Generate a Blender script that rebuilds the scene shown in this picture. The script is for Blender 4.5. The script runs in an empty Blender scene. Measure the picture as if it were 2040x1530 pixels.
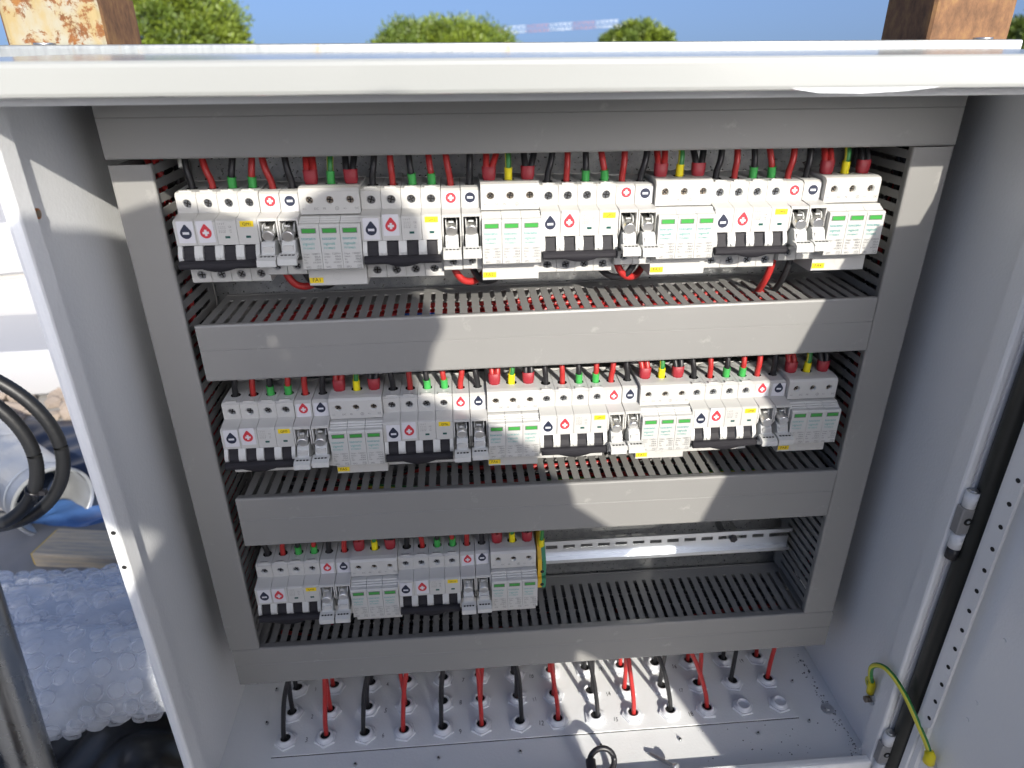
import bpy, bmesh, math, random
from mathutils import Vector, Matrix
random.seed(7)
R = math.radians
scene = bpy.context.scene
col = scene.collection

# ------------------------------------------------------------------ camera
FPX = 1380.0
PITCH, YAW, ROLL = 0.4527, 0.0774, -0.0064
CAM = Vector((-0.0319, -0.6347, 0.8684))
fw = Vector((math.sin(YAW)*math.cos(PITCH), math.cos(YAW)*math.cos(PITCH), -math.sin(PITCH)))
r0 = Vector((math.cos(YAW), -math.sin(YAW), 0))
u0 = r0.cross(fw)
rt = r0*math.cos(ROLL)+u0*math.sin(ROLL)
up = -r0*math.sin(ROLL)+u0*math.cos(ROLL)
cd = bpy.data.cameras.new('camera')
cd.sensor_width = 36.0
cd.lens = FPX/2040*36
cd.clip_start = 0.02
cd.clip_end = 5000
cd.dof.use_dof = True
cd.dof.focus_distance = 0.74
cd.dof.aperture_fstop = 6.5
cam = bpy.data.objects.new('camera', cd)
col.objects.link(cam)
cam.matrix_world = Matrix(((rt.x, up.x, -fw.x, CAM.x), (rt.y, up.y, -fw.y, CAM.y), (rt.z, up.z, -fw.z, CAM.z), (0, 0, 0, 1)))
scene.camera = cam

# ------------------------------------------------------------------ sky, sun, exposure
TOSUN = Vector((0.32, -1.0, 0.52)).normalized()
ELEV = math.asin(TOSUN.z)
AZ = math.atan2(TOSUN.x, TOSUN.y)
world = bpy.data.worlds.new('World')
scene.world = world
world.use_nodes = True
nt = world.node_tree
bg = nt.nodes['Background']
sky = nt.nodes.new('ShaderNodeTexSky')
sky.sky_type = 'NISHITA'
sky.sun_disc = False
sky.sun_elevation = ELEV
sky.sun_rotation = AZ
sky.altitude = 0
sky.air_density = 0.6
sky.dust_density = 6.2
sky.ozone_density = 4.2
# sky lookup raised a few degrees, hiding its dark horizon band
tcw = nt.nodes.new('ShaderNodeTexCoord'); vm = nt.nodes.new('ShaderNodeVectorMath'); vm.operation = 'ADD'; vm.inputs[1].default_value = (0, 0, 0.12)
nt.links.new(tcw.outputs['Generated'], vm.inputs[0]); nt.links.new(vm.outputs[0], sky.inputs[0])
nt.links.new(sky.outputs[0], bg.inputs[0])
bg.inputs[1].default_value = 0.15
sd = bpy.data.lights.new('sun', 'SUN')
sd.energy = 3.4
sd.angle = R(0.55)
sd.color = (1.0, 0.94, 0.84)
sun = bpy.data.objects.new('sun', sd)
col.objects.link(sun)
sun.rotation_euler = TOSUN.to_track_quat('Z', 'Y').to_euler()
sun.location = TOSUN*20
scene.view_settings.view_transform = 'Standard'
scene.view_settings.look = 'None'
scene.view_settings.exposure = 0.86
scene.view_settings.gamma = 1.0
scene.render.resolution_x = 1024
scene.render.resolution_y = 768

# ------------------------------------------------------------------ materials
MATS = {}
def mat(name, color, rough=0.5, metal=0.0, var=0.0, vscale=30.0, bump=0.0, bscale=200.0, coat=0.0, spec=0.5,
        trans=0.0, sss=0.0, color2=None, c2lo=0.5, c2hi=0.6, c2scale=20.0, rvar=0.0, stretch=None):
    m = bpy.data.materials.new(name)
    m.use_nodes = True
    t = m.node_tree
    b = t.nodes['Principled BSDF']
    b.inputs['Base Color'].default_value = (*color, 1)
    b.inputs['Roughness'].default_value = rough
    b.inputs['Metallic'].default_value = metal
    b.inputs['Coat Weight'].default_value = coat
    b.inputs['Specular IOR Level'].default_value = spec
    b.inputs['Transmission Weight'].default_value = trans
    if sss:
        b.inputs['Subsurface Weight'].default_value = sss
        b.inputs['Subsurface Radius'].default_value = (0.003, 0.003, 0.003)
    tc = t.nodes.new('ShaderNodeTexCoord')
    vec = tc.outputs['Object']
    if stretch:
        mp = t.nodes.new('ShaderNodeMapping')
        mp.inputs['Scale'].default_value = stretch
        t.links.new(vec, mp.inputs[0]); vec = mp.outputs[0]
    cur = None
    if var or color2:
        n = t.nodes.new('ShaderNodeTexNoise')
        n.inputs['Scale'].default_value = vscale
        n.inputs['Detail'].default_value = 6
        t.links.new(vec, n.inputs['Vector'])
        mx = t.nodes.new('ShaderNodeMix'); mx.data_type = 'RGBA'
        mx.inputs[6].default_value = tuple(c*(1-var) for c in color)+(1,)
        mx.inputs[7].default_value = tuple(min(1, c*(1+var)) for c in color)+(1,)
        t.links.new(n.outputs[0], mx.inputs[0])
        cur = mx.outputs[2]
        if rvar:
            mr = t.nodes.new('ShaderNodeMapRange')
            mr.inputs[3].default_value = rough-rvar; mr.inputs[4].default_value = rough+rvar
            mr.inputs[1].default_value = 0.3; mr.inputs[2].default_value = 0.7
            t.links.new(n.outputs[0], mr.inputs[0]); t.links.new(mr.outputs[0], b.inputs['Roughness'])
    if color2:
        n2 = t.nodes.new('ShaderNodeTexNoise')
        n2.inputs['Scale'].default_value = c2scale
        n2.inputs['Detail'].default_value = 8
        n2.inputs['Roughness'].default_value = 0.65
        t.links.new(vec, n2.inputs['Vector'])
        rp = t.nodes.new('ShaderNodeMapRange')
        rp.inputs[1].default_value = c2lo; rp.inputs[2].default_value = c2hi
        t.links.new(n2.outputs[0], rp.inputs[0])
        mx2 = t.nodes.new('ShaderNodeMix'); mx2.data_type = 'RGBA'
        t.links.new(rp.outputs[0], mx2.inputs[0])
        t.links.new(cur, mx2.inputs[6])
        mx2.inputs[7].default_value = (*color2, 1)
        cur = mx2.outputs[2]
    if cur:
        t.links.new(cur, b.inputs['Base Color'])
    if bump:
        nb = t.nodes.new('ShaderNodeTexNoise')
        nb.inputs['Scale'].default_value = bscale
        nb.inputs['Detail'].default_value = 3
        t.links.new(vec, nb.inputs['Vector'])
        bp = t.nodes.new('ShaderNodeBump')
        bp.inputs['Strength'].default_value = bump
        bp.inputs['Distance'].default_value = 0.001
        t.links.new(nb.outputs[0], bp.inputs['Height'])
        t.links.new(bp.outputs[0], b.inputs['Normal'])
    MATS[name] = m
    return m

mat('powder_coat', (0.78, 0.795, 0.80), 0.24, bump=0.28, bscale=320, var=0.02, vscale=4)
mat('roof_coat', (0.32, 0.33, 0.318), 0.16, bump=0.06, bscale=260, var=0.02, vscale=6)
mat('duct_pvc', (0.245, 0.243, 0.234), 0.40, var=0.09, vscale=6, bump=0.05, bscale=500, color2=(0.32, 0.315, 0.30), c2lo=0.63, c2hi=0.74, c2scale=34, rvar=0.08)
mat('duct_inner', (0.22, 0.218, 0.21), 0.5, var=0.05, vscale=20)
mat('device', (0.50, 0.497, 0.475), 0.42, var=0.015, vscale=30)
mat('device_grey', (0.50, 0.51, 0.50), 0.45)
mat('guard', (0.53, 0.535, 0.515), 0.3)
mat('cartridge', (0.50, 0.50, 0.48), 0.42)
mat('black_plastic', (0.018, 0.018, 0.022), 0.38)
mat('dark_hole', (0.012, 0.012, 0.012), 0.8)
mat('zinc', (0.62, 0.63, 0.64), 0.32, metal=1.0, var=0.1, vscale=300)
mat('screw_zinc', (0.30, 0.31, 0.33), 0.28, metal=1.0, var=0.2, vscale=500)
mat('handle_black', (0.022, 0.021, 0.025), 0.6, spec=0.25)
mat('brass_dull', (0.30, 0.25, 0.20), 0.34, metal=1.0)
mat('fuse_cap', (0.80, 0.79, 0.77), 0.34, metal=1.0, var=0.06, vscale=200)
mat('galvanised', (0.36, 0.37, 0.37), 0.36, metal=0.9, var=0.22, vscale=300, rvar=0.12, color2=(0.29, 0.30, 0.305), c2lo=0.42, c2hi=0.62, c2scale=150)
mat('rail_zinc', (0.72, 0.75, 0.78), 0.30, metal=0.95, var=0.06, vscale=40, stretch=(1, 20, 20))
mat('strut_galv', (0.34, 0.36, 0.36), 0.45, metal=0.6, var=0.2, vscale=90, stretch=(4, 1, 0.6), color2=(0.36, 0.27, 0.14), c2lo=0.60, c2hi=0.72, c2scale=14, rvar=0.1)
mat('sticker', (0.60, 0.60, 0.63), 0.45)
mat('ink_navy', (0.014, 0.020, 0.045), 0.5)
mat('ink_red', (0.55, 0.030, 0.045), 0.5)
mat('label_yellow', (0.78, 0.58, 0.015), 0.45)
mat('ink_black', (0.02, 0.02, 0.02), 0.6)
mat('ink_grey', (0.16, 0.16, 0.16), 0.6)
mat('ink_faint', (0.36, 0.36, 0.36), 0.6)
mat('ink_teal', (0.02, 0.30, 0.30), 0.5)
mat('ink_teal_light', (0.08, 0.36, 0.34), 0.5)
mat('window_green', (0.05, 0.30, 0.055), 0.3)
mat('window_teal', (0.008, 0.075, 0.065), 0.3)
mat('wire_red', (0.40, 0.026, 0.024), 0.38, var=0.06, vscale=60)
mat('wire_black', (0.016, 0.016, 0.018), 0.42)
mat('wire_blue', (0.02, 0.10, 0.42), 0.4)
mat('sleeve_maroon', (0.30, 0.020, 0.030), 0.5)
mat('ferrule_green', (0.05, 0.36, 0.075), 0.4, sss=0.0)
mat('ferrule_yellow', (0.80, 0.68, 0.01), 0.4)
mat('earth_green', (0.03, 0.20, 0.045), 0.4)
mat('earth_yellow', (0.62, 0.58, 0.06), 0.4)
mat('terminal_green', (0.035, 0.22, 0.12), 0.42)
mat('terminal_yellow', (0.66, 0.42, 0.03), 0.42)
mat('tape_white', (0.62, 0.62, 0.58), 0.5, bump=0.3, bscale=400)
mat('gland', (0.70, 0.72, 0.75), 0.42)
mat('gasket', (0.016, 0.018, 0.016), 0.36, bump=0.1, bscale=300)
mat('hinge_grey', (0.30, 0.30, 0.30), 0.55, metal=0.3, var=0.1, vscale=200)
mat('copper', (0.50, 0.20, 0.08), 0.4, metal=0.9)
mat('dirt_speck', (0.03, 0.032, 0.036), 0.8)
mat('tree_bark', (0.10, 0.065, 0.04), 0.9, bump=0.5, bscale=20)
mat('pine_leaf', (0.07, 0.11, 0.012), 0.55, var=0.35, vscale=1.6)
mat('pine_leaf_light', (0.12, 0.165, 0.014), 0.5, var=0.3, vscale=1.6)
mat('terrace', (0.31, 0.30, 0.285), 0.9, var=0.25, vscale=5, bump=0.4, bscale=60, color2=(0.36, 0.35, 0.33), c2lo=0.5, c2hi=0.7, c2scale=2.5)
mat('lower_ground', (0.12, 0.11, 0.06), 1.0, var=0.3, vscale=0.3)
mat('scaffold', (0.27, 0.28, 0.29), 0.28, metal=0.95, var=0.15, vscale=40, bump=0.08, bscale=120, rvar=0.06, color2=(0.42, 0.42, 0.40), c2lo=0.68, c2hi=0.74, c2scale=70)
mat('pipe_galv', (0.66, 0.68, 0.69), 0.40, metal=0.75, var=0.12, vscale=20, rvar=0.1)
mat('wood', (0.50, 0.41, 0.28), 0.75, var=0.3, vscale=14, stretch=(1, 14, 14), bump=0.3, bscale=80, color2=(0.32, 0.29, 0.25), c2lo=0.45, c2hi=0.65, c2scale=9)
mat('white_panel', (0.38, 0.385, 0.40), 0.4, var=0.03, vscale=3)
mat('grey_seam', (0.32, 0.31, 0.29), 0.6)
mat('navy_sheet', (0.020, 0.030, 0.060), 0.45, bump=0.6, bscale=15, var=0.3, vscale=8)
mat('blue_sheet', (0.05, 0.12, 0.30), 0.4, bump=0.5, bscale=18)
mat('grey_sheet', (0.22, 0.215, 0.21), 0.85, var=0.25, vscale=12, bump=0.5, bscale=40)
mat('black_bag', (0.012, 0.013, 0.014), 0.30, bump=0.7, bscale=16)
mat('stone', (0.30, 0.25, 0.21), 0.95, var=0.3, vscale=12, bump=0.5, bscale=40)
mat('bubble_film', (0.74, 0.80, 0.88), 0.22, trans=0.35, coat=0.4, bump=0.25, bscale=60)
mat('crane_red_hazed', (0.42, 0.20, 0.20), 0.6)  # distance haze mixed into the red to fade the jib
mat('crane_white', (0.62, 0.66, 0.70), 0.6)
mat('skin', (0.45, 0.27, 0.19), 0.5)
mat('jacket', (0.25, 0.26, 0.28), 0.8)
mat('trousers', (0.05, 0.05, 0.055), 0.85)
mat('hair', (0.02, 0.015, 0.012), 0.6)
mat('phone', (0.02, 0.02, 0.022), 0.2)
mat('film', (0.75, 0.78, 0.80), 0.2, trans=0.3)

def clear_mat(name, tint, alpha):
    m = bpy.data.materials.new(name); m.use_nodes = True
    t = m.node_tree; b = t.nodes['Principled BSDF']; out = t.nodes['Material Output']
    b.inputs['Base Color'].default_value = (*tint, 1); b.inputs['Roughness'].default_value = 0.16; b.inputs['Specular IOR Level'].default_value = 0.8
    tr = t.nodes.new('ShaderNodeBsdfTransparent'); tl = t.nodes.new('ShaderNodeBsdfTranslucent'); tl.inputs[0].default_value = (*tint, 1)
    lw = t.nodes.new('ShaderNodeLayerWeight'); lw.inputs[0].default_value = 0.35
    mr = t.nodes.new('ShaderNodeMapRange'); mr.inputs[3].default_value = alpha; mr.inputs[4].default_value = min(1, alpha+0.45)
    t.links.new(lw.outputs['Facing'], mr.inputs[0])
    m1 = t.nodes.new('ShaderNodeMixShader'); m1.inputs[0].default_value = 0.35
    t.links.new(b.outputs[0], m1.inputs[1]); t.links.new(tl.outputs[0], m1.inputs[2])
    m2 = t.nodes.new('ShaderNodeMixShader'); t.links.new(mr.outputs[0], m2.inputs[0])
    t.links.new(tr.outputs[0], m2.inputs[1]); t.links.new(m1.outputs[0], m2.inputs[2]); t.links.new(m2.outputs[0], out.inputs[0])
    tc = t.nodes.new('ShaderNodeTexCoord'); n = t.nodes.new('ShaderNodeTexNoise'); n.inputs['Scale'].default_value = 130; n.inputs['Detail'].default_value = 4
    t.links.new(tc.outputs['Object'], n.inputs['Vector'])
    bp = t.nodes.new('ShaderNodeBump'); bp.inputs['Strength'].default_value = 0.8; bp.inputs['Distance'].default_value = 0.003
    t.links.new(n.outputs[0], bp.inputs['Height']); t.links.new(bp.outputs[0], b.inputs['Normal'])
    MATS[name] = m
clear_mat('bubble_clear', (0.86, 0.88, 0.92), 0.20)
clear_mat('bubble_sheet', (0.80, 0.84, 0.90), 0.60)
def rust_mat(name, base, streak, pale=None):
    m = bpy.data.materials.new(name); m.use_nodes = True
    t = m.node_tree; b = t.nodes['Principled BSDF']
    b.inputs['Roughness'].default_value = 0.85
    tc = t.nodes.new('ShaderNodeTexCoord')
    mp = t.nodes.new('ShaderNodeMapping'); mp.inputs['Scale'].default_value = (1, 1, 0.55)
    t.links.new(tc.outputs['Object'], mp.inputs[0])
    n = t.nodes.new('ShaderNodeTexNoise'); n.inputs['Scale'].default_value = 70; n.inputs['Detail'].default_value = 10; n.inputs['Roughness'].default_value = 0.7
    t.links.new(mp.outputs[0], n.inputs['Vector'])
    cr = t.nodes.new('ShaderNodeValToRGB')
    e = cr.color_ramp.elements
    e[0].position = 0.30; e[0].color = (*[c*0.45 for c in base], 1)
    e[1].position = 0.72; e[1].color = (*streak, 1)
    k = cr.color_ramp.elements.new(0.5); k.color = (*base, 1)
    t.links.new(n.outputs[0], cr.inputs[0])
    out = cr.outputs[0]
    if pale:
        n2 = t.nodes.new('ShaderNodeTexNoise'); n2.inputs['Scale'].default_value = 48; n2.inputs['Detail'].default_value = 9; n2.inputs['Roughness'].default_value = 0.72
        n2.inputs['Distortion'].default_value = 0.3
        t.links.new(tc.outputs['Object'], n2.inputs['Vector'])
        # more paint low on the post, more rust up at its end
        sx = t.nodes.new('ShaderNodeSeparateXYZ'); t.links.new(tc.outputs['Object'], sx.inputs[0])
        ad = t.nodes.new('ShaderNodeMath'); ad.operation = 'MULTIPLY_ADD'
        ad.inputs[1].default_value = -2.2; ad.inputs[2].default_value = 2.655
        t.links.new(sx.outputs[2], ad.inputs[0])
        sm = t.nodes.new('ShaderNodeMath'); sm.operation = 'ADD'
        t.links.new(n2.outputs[0], sm.inputs[0]); t.links.new(ad.outputs[0], sm.inputs[1])
        mr = t.nodes.new('ShaderNodeMapRange'); mr.inputs[1].default_value = 0.47; mr.inputs[2].default_value = 0.53
        t.links.new(sm.outputs[0], mr.inputs[0])
        n3 = t.nodes.new('ShaderNodeTexNoise'); n3.inputs['Scale'].default_value = 60; n3.inputs['Detail'].default_value = 6
        t.links.new(mp.outputs[0], n3.inputs['Vector'])
        cp = t.nodes.new('ShaderNodeValToRGB')
        cp.color_ramp.elements[0].position = 0.35; cp.color_ramp.elements[0].color = (0.27, 0.21, 0.10, 1)
        cp.color_ramp.elements[1].position = 0.62; cp.color_ramp.elements[1].color = (*pale, 1)
        t.links.new(n3.outputs[0], cp.inputs[0])
        mx = t.nodes.new('ShaderNodeMix'); mx.data_type = 'RGBA'
        t.links.new(mr.outputs[0], mx.inputs[0]); t.links.new(out, mx.inputs[6]); t.links.new(cp.outputs[0], mx.inputs[7])
        out = mx.outputs[2]
    t.links.new(out, b.inputs['Base Color'])
    bp = t.nodes.new('ShaderNodeBump'); bp.inputs['Strength'].default_value = 0.4; bp.inputs['Distance'].default_value = 0.002
    t.links.new(n.outputs[0], bp.inputs['Height']); t.links.new(bp.outputs[0], b.inputs['Normal'])
    MATS[name] = m
rust_mat('rust', (0.15, 0.075, 0.034), (0.25, 0.14, 0.05))
rust_mat('rust_painted', (0.16, 0.06, 0.016), (0.26, 0.12, 0.025), pale=(0.27, 0.265, 0.215))

# corrugated black conduit: fine rings come from a wave bump
m = mat('conduit', (0.012, 0.013, 0.015), 0.45)

# ------------------------------------------------------------------ mesh builder
class MB:
    def __init__(s):
        s.v = []; s.f = []; s.m = []; s.s = []; s.mats = []
    def mi(s, name):
        if name not in s.mats: s.mats.append(name)
        return s.mats.index(name)
    def add(s, verts, faces, m, smooth=False):
        o = len(s.v); s.v += [tuple(v) for v in verts]; k = s.mi(m)
        for f in faces:
            s.f.append(tuple(i+o for i in f)); s.m.append(k); s.s.append(smooth)
        return s
    def box(s, x0, x1, y0, y1, z0, z1, m, c=0.0, M=None):
        if c <= 0:
            vs = [(x, y, z) for z in (z0, z1) for y in (y0, y1) for x in (x0, x1)]
            fs = [(0, 2, 3, 1), (4, 5, 7, 6), (0, 1, 5, 4), (2, 6, 7, 3), (0, 4, 6, 2), (1, 3, 7, 5)]
        else:
            vs = []; idx = {}
            X = (x0, x1); Y = (y0, y1); Z = (z0, z1)
            def p(i, j, k, ax):
                key = (i, j, k, ax)
                if key not in idx:
                    q = [X[i], Y[j], Z[k]]
                    for a in range(3):
                        if a != ax: q[a] += c if (i, j, k)[a] == 0 else -c
                    idx[key] = len(vs); vs.append(tuple(q))
                return idx[key]
            fs = []
            for ax in range(3):
                a, b = [(1, 2), (2, 0), (0, 1)][ax]
                for sd in (0, 1):
                    cs = []
                    for (da, db) in ((0, 0), (1, 0), (1, 1), (0, 1)):
                        t = [0, 0, 0]; t[ax] = sd; t[a] = da; t[b] = db
                        cs.append(p(*t, ax))
                    fs.append(tuple(cs) if sd else tuple(cs[::-1]))
            for ax in range(3):
                a, b = [(1, 2), (2, 0), (0, 1)][ax]
                for da in (0, 1):
                    for db in (0, 1):
                        q = []
                        for e in (0, 1):
                            t = [0, 0, 0]; t[ax] = e; t[a] = da; t[b] = db
                            q.append((p(*t, a), p(*t, b)))
                        f = (q[0][0], q[1][0], q[1][1], q[0][1])
                        fs.append(f if (da == db) else f[::-1])
            for i in (0, 1):
                for j in (0, 1):
                    for k in (0, 1):
                        f = (p(i, j, k, 0), p(i, j, k, 1), p(i, j, k, 2))
                        fs.append(f if (i+j+k) % 2 else f[::-1])
        if M is not None: vs = [M @ Vector(v) for v in vs]
        return s.add(vs, fs, m)
    def prism(s, prof, a0, a1, m, axis='x', skip=(), caps=True, smooth=False):
        """extrude a closed outline; axis x: outline is (y,z); y: (x,z); z: (x,y)"""
        def P(a, p):
            return {'x': (a, p[0], p[1]), 'y': (p[0], a, p[1]), 'z': (p[0], p[1], a)}[axis]
        n = len(prof)
        vs = [P(a0, p) for p in prof]+[P(a1, p) for p in prof]
        fs = [(i, (i+1) % n, (i+1) % n+n, i+n) for i in range(n) if i not in skip]
        if caps: fs += [tuple(range(n))[::-1], tuple(range(n, 2*n))]
        return s.add(vs, fs, m, smooth)
    def cyl(s, p0, p1, r0, m, r1=None, n=16, cap0=True, cap1=True, smooth=True, capm=None):
        p0 = Vector(p0); p1 = Vector(p1); d = (p1-p0).normalized()
        a = d.orthogonal().normalized(); b = d.cross(a)
        r1 = r0 if r1 is None else r1
        vs = []
        for p, r in ((p0, r0), (p1, r1)):
            for i in range(n):
                t = 2*math.pi*i/n
                vs.append(p+(a*math.cos(t)+b*math.sin(t))*r)
        s.add(vs, [(i, (i+1) % n, (i+1) % n+n, i+n) for i in range(n)], m, smooth)
        if cap0: s.add(vs[:n], [tuple(range(n))[::-1]], capm or m)
        if cap1: s.add(vs[n:], [tuple(range(n))], capm or m)
        return s
    def tube(s, pts, r, m, n=8, cap=True, m2=None, twist=0.0):
        """m2: second colour as stripes (green-yellow earth wire)"""
        pts = [Vector(p) for p in pts]
        N = len(pts); vs = []
        a = None
        for i, p in enumerate(pts):
            d = (pts[min(i+1, N-1)]-pts[max(i-1, 0)]).normalized()
            if a is None: a = d.orthogonal().normalized()
            a = (a-d*a.dot(d)).normalized(); b = d.cross(a)
            rr = r[i] if isinstance(r, (list, tuple)) else r
            for k in range(n):
                t = 2*math.pi*k/n+twist*i
                vs.append(p+(a*math.cos(t)+b*math.sin(t))*rr)
        f1 = []; f2 = []
        for i in range(N-1):
            for k in range(n):
                f = (i*n+k, i*n+(k+1) % n, (i+1)*n+(k+1) % n, (i+1)*n+k)
                (f2 if (m2 and (k*4//n) % 2) else f1).append(f)
        s.add(vs, f1, m, True)
        if f2: s.add(vs, f2, m2, True)
        if cap:
            s.add(vs[:n], [tuple(range(n))[::-1]], m); s.add(vs[-n:], [tuple(range(n))], m)
        return s
    def hole_face(s, rect, c, r, depth, m, mh, fn, n=16, mb=None, square=None):
        """a rectangle (a0,a1,b0,b1) with a round hole at c sunk by depth; fn(a,b,d) -> point"""
        a0, a1, b0, b1 = rect
        outer = []; inner = []
        for i in range(n):
            t = 2*math.pi*(i+0.5)/n
            ca, sa = math.cos(t), math.sin(t)
            if square:
                k = 1/max(abs(ca), abs(sa)); inner.append((c[0]+ca*k*square[0], c[1]+sa*k*square[1]))
            else:
                inner.append((c[0]+ca*r, c[1]+sa*r))
            ta = ((a1-c[0])/ca if ca > 0 else (a0-c[0])/ca) if abs(ca) > 1e-9 else 1e9
            tb = ((b1-c[1])/sa if sa > 0 else (b0-c[1])/sa) if abs(sa) > 1e-9 else 1e9
            k = min(ta, tb); outer.append((c[0]+ca*k, c[1]+sa*k))
        # push the outer points next to a corner onto it
        vs = [fn(p[0], p[1], 0) for p in outer]+[fn(p[0], p[1], 0) for p in inner]
        fs = [(i, (i+1) % n, (i+1) % n+n, i+n) for i in range(n)]
        s.add(vs, fs, m)
        cor = [(a0, b0), (a1, b0), (a1, b1), (a0, b1)]
        for q in cor:
            ang = math.atan2(q[1]-c[1], q[0]-c[0]) % (2*math.pi)
            i = int(math.floor(ang/(2*math.pi)*n-0.5)) % n; j = (i+1) % n
            s.add([fn(*outer[i], 0), fn(*q, 0), fn(*outer[j], 0)], [(0, 1, 2)], m)
        vs = [fn(p[0], p[1], 0) for p in inner]+[fn(p[0], p[1], depth) for p in inner]
        s.add(vs, [(i, (i+1) % n, (i+1) % n+n, i+n) for i in range(n)], mh, not square)
        s.add(vs[n:], [tuple(range(n))], mb or mh)
        return s
    def poly(s, pts, m): return s.add(pts, [tuple(range(len(pts)))], m)
    def text(s, txt, x, z, y, m, width=None, size=0.002, align='l', fn=None):
        vs, fs, w, h = text_data(txt)
        k = (width/w) if width else size
        ox = x if align == 'l' else (x-w*k if align == 'r' else x-w*k/2)
        fn = fn or (lambda a, b: (a, y, b))
        return s.add([fn(ox+v[0]*k, z+v[1]*k) for v in vs], fs, m)
    def build(s, name, parent=None, M=None):
        me = bpy.data.meshes.new(name)
        vs = s.v if M is None else [tuple(M @ Vector(v)) for v in s.v]
        me.from_pydata(vs, [], s.f)
        for k in s.mats: me.materials.append(MATS[k])
        me.polygons.foreach_set('material_index', s.m)
        me.polygons.foreach_set('use_smooth', s.s)
        me.update()
        bm = bmesh.new(); bm.from_mesh(me)
        bmesh.ops.remove_doubles(bm, verts=bm.verts, dist=1e-6)
        if s.fixn: bmesh.ops.recalc_face_normals(bm, faces=bm.faces)
        bm.to_mesh(me); bm.free()
        o = bpy.data.objects.new(name, me); col.objects.link(o)
        if parent: o.parent = parent
        return o
    fixn = True

_T = {}
def text_data(txt):
    if txt not in _T:
        c = bpy.data.curves.new('t', 'FONT'); c.body = txt; c.size = 1.0; c.resolution_u = 2
        o = bpy.data.objects.new('t', c); col.objects.link(o)
        dg = bpy.context.evaluated_depsgraph_get(); dg.update()
        me = bpy.data.meshes.new_from_object(o.evaluated_get(dg))
        vs = [(v.co.x, v.co.y) for v in me.vertices]; fs = [tuple(p.vertices) for p in me.polygons]
        x0 = min(v[0] for v in vs); x1 = max(v[0] for v in vs)
        vs = [(v[0]-x0, v[1]) for v in vs]
        h = max(v[1] for v in vs)
        bpy.data.objects.remove(o); bpy.data.curves.remove(c); bpy.data.meshes.remove(me)
        _T[txt] = (vs, fs, x1-x0, h)
    return _T[txt]

def tag(o, label=None, cat=None, group=None, kind=None):
    if label: o['label'] = label
    if cat: o['category'] = cat
    if group: o['group'] = group
    if kind: o['kind'] = kind
    return o
def empty(name, loc=(0, 0, 0), label=None, cat=None, group=None, rot=None):
    o = bpy.data.objects.new(name, None); col.objects.link(o)
    o.location = loc; o.empty_display_size = 0.02
    if rot: o.rotation_euler = rot
    return tag(o, label, cat, group)
KIDS = {}
def copy_tree(o, parent=None):
    c = o.copy(); col.objects.link(c); c.parent = parent
    for ch in o.children: copy_tree(ch, c)
    return c
def instance(src, parent=None, loc=None, rot=None):
    c = src.copy(); col.objects.link(c); c.parent = parent
    if loc is not None: c.location = loc
    if rot is not None: c.rotation_euler = rot
    return c
def spline(pts, n=6):
    """Catmull-Rom through the points"""
    P = [Vector(p) for p in pts]
    P = [P[0]*2-P[1]]+P+[P[-1]*2-P[-2]]
    out = []
    for i in range(1, len(P)-2):
        a, b, c, d = P[i-1:i+3]
        for k in range(n):
            t = k/n
            out.append(0.5*((2*b)+(c-a)*t+(2*a-5*b+4*c-d)*t*t+(3*b-a-3*c+d)*t**3))
    out.append(P[-2])
    return out
ORD = ['first', 'second', 'third', 'fourth', 'fifth', 'sixth', 'seventh', 'eighth', 'ninth', 'tenth', 'eleventh', 'twelfth', 'thirteenth', 'fourteenth']

# ================================================================== SETTING
ZG = -0.30
b = MB(); b.box(-7, 7, -6, 6.5, ZG-0.5, ZG, 'terrace')
tag(b.build('terrace'), 'rough grey terrace ground around the cabinet', None, None, 'structure')
b = MB(); b.poly([(-3000, -3000, -7), (3000, -3000, -7), (3000, 3000, -7), (-3000, 3000, -7)], 'lower_ground')
tag(b.build('ground'), 'dry open ground below the terrace', None, None, 'structure')

# ================================================================== CABINET
XL, XR = -0.358, 0.463          # inner faces of the side walls
YF = -0.103                     # front plane of the opening
ZF, ZC = 0.055, 0.850           # floor, ceiling
YB = 0.145
cab = empty('electrical_cabinet', (0.05, 0.02, ZF), 'open light grey steel electrical cabinet with white roof lip and door swung open', 'cabinet')
CO = Matrix.Translation((-0.05, -0.02, -ZF))
def cb(mb, name, parent=cab):
    o = mb.build(name, None, CO if parent is cab else None)
    o.parent = parent
    return o

def side(xw, sgn, lip, name, ext):
    # sheet wall, front flange, return lip with rounded bends; sgn +1 = left wall
    xo = xw-sgn*0.0016
    e = sgn
    xi = lip
    pr = [(xo, YB), (xo, YF+0.004), (xo+e*0.0012, YF+0.0012), (xo+e*0.004, YF), (xi-e*0.003, YF), (xi-e*0.0008, YF+0.0009), (xi, YF+0.003), (xi, YF+0.022),
          (xi-e*0.0014, YF+0.022), (xi-e*0.0014, YF+0.004), (xi-e*0.003, YF+0.0016), (xw+e*0.003, YF+0.0016), (xw, YF+0.004), (xw, YB)]
    m = MB(); m.prism(pr, ZF-0.004, ZC+0.002, 'powder_coat', 'z')
    return cb(m, name)
lw = side(XL, 1, -0.3485, 'side_wall', 0)
rw = side(XR, -1, 0.4535, 'side_wall', 0)
# outer strip of the front flange on the hinge side
m = MB(); m.box(XR+0.0016, 0.4745, YF+0.0005, YF+0.0025, ZF-0.004, ZC, 'powder_coat'); cb(m, 'hinge_flange')
# two dark holes in the left front flange
for z in (0.4754, 0.4359):
    m = MB(); m.cyl((-0.3530, YF-0.0004, z), (-0.3530, YF+0.0003, z), 0.0022, 'dark_hole', n=14); cb(m, 'flange_hole')
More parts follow.
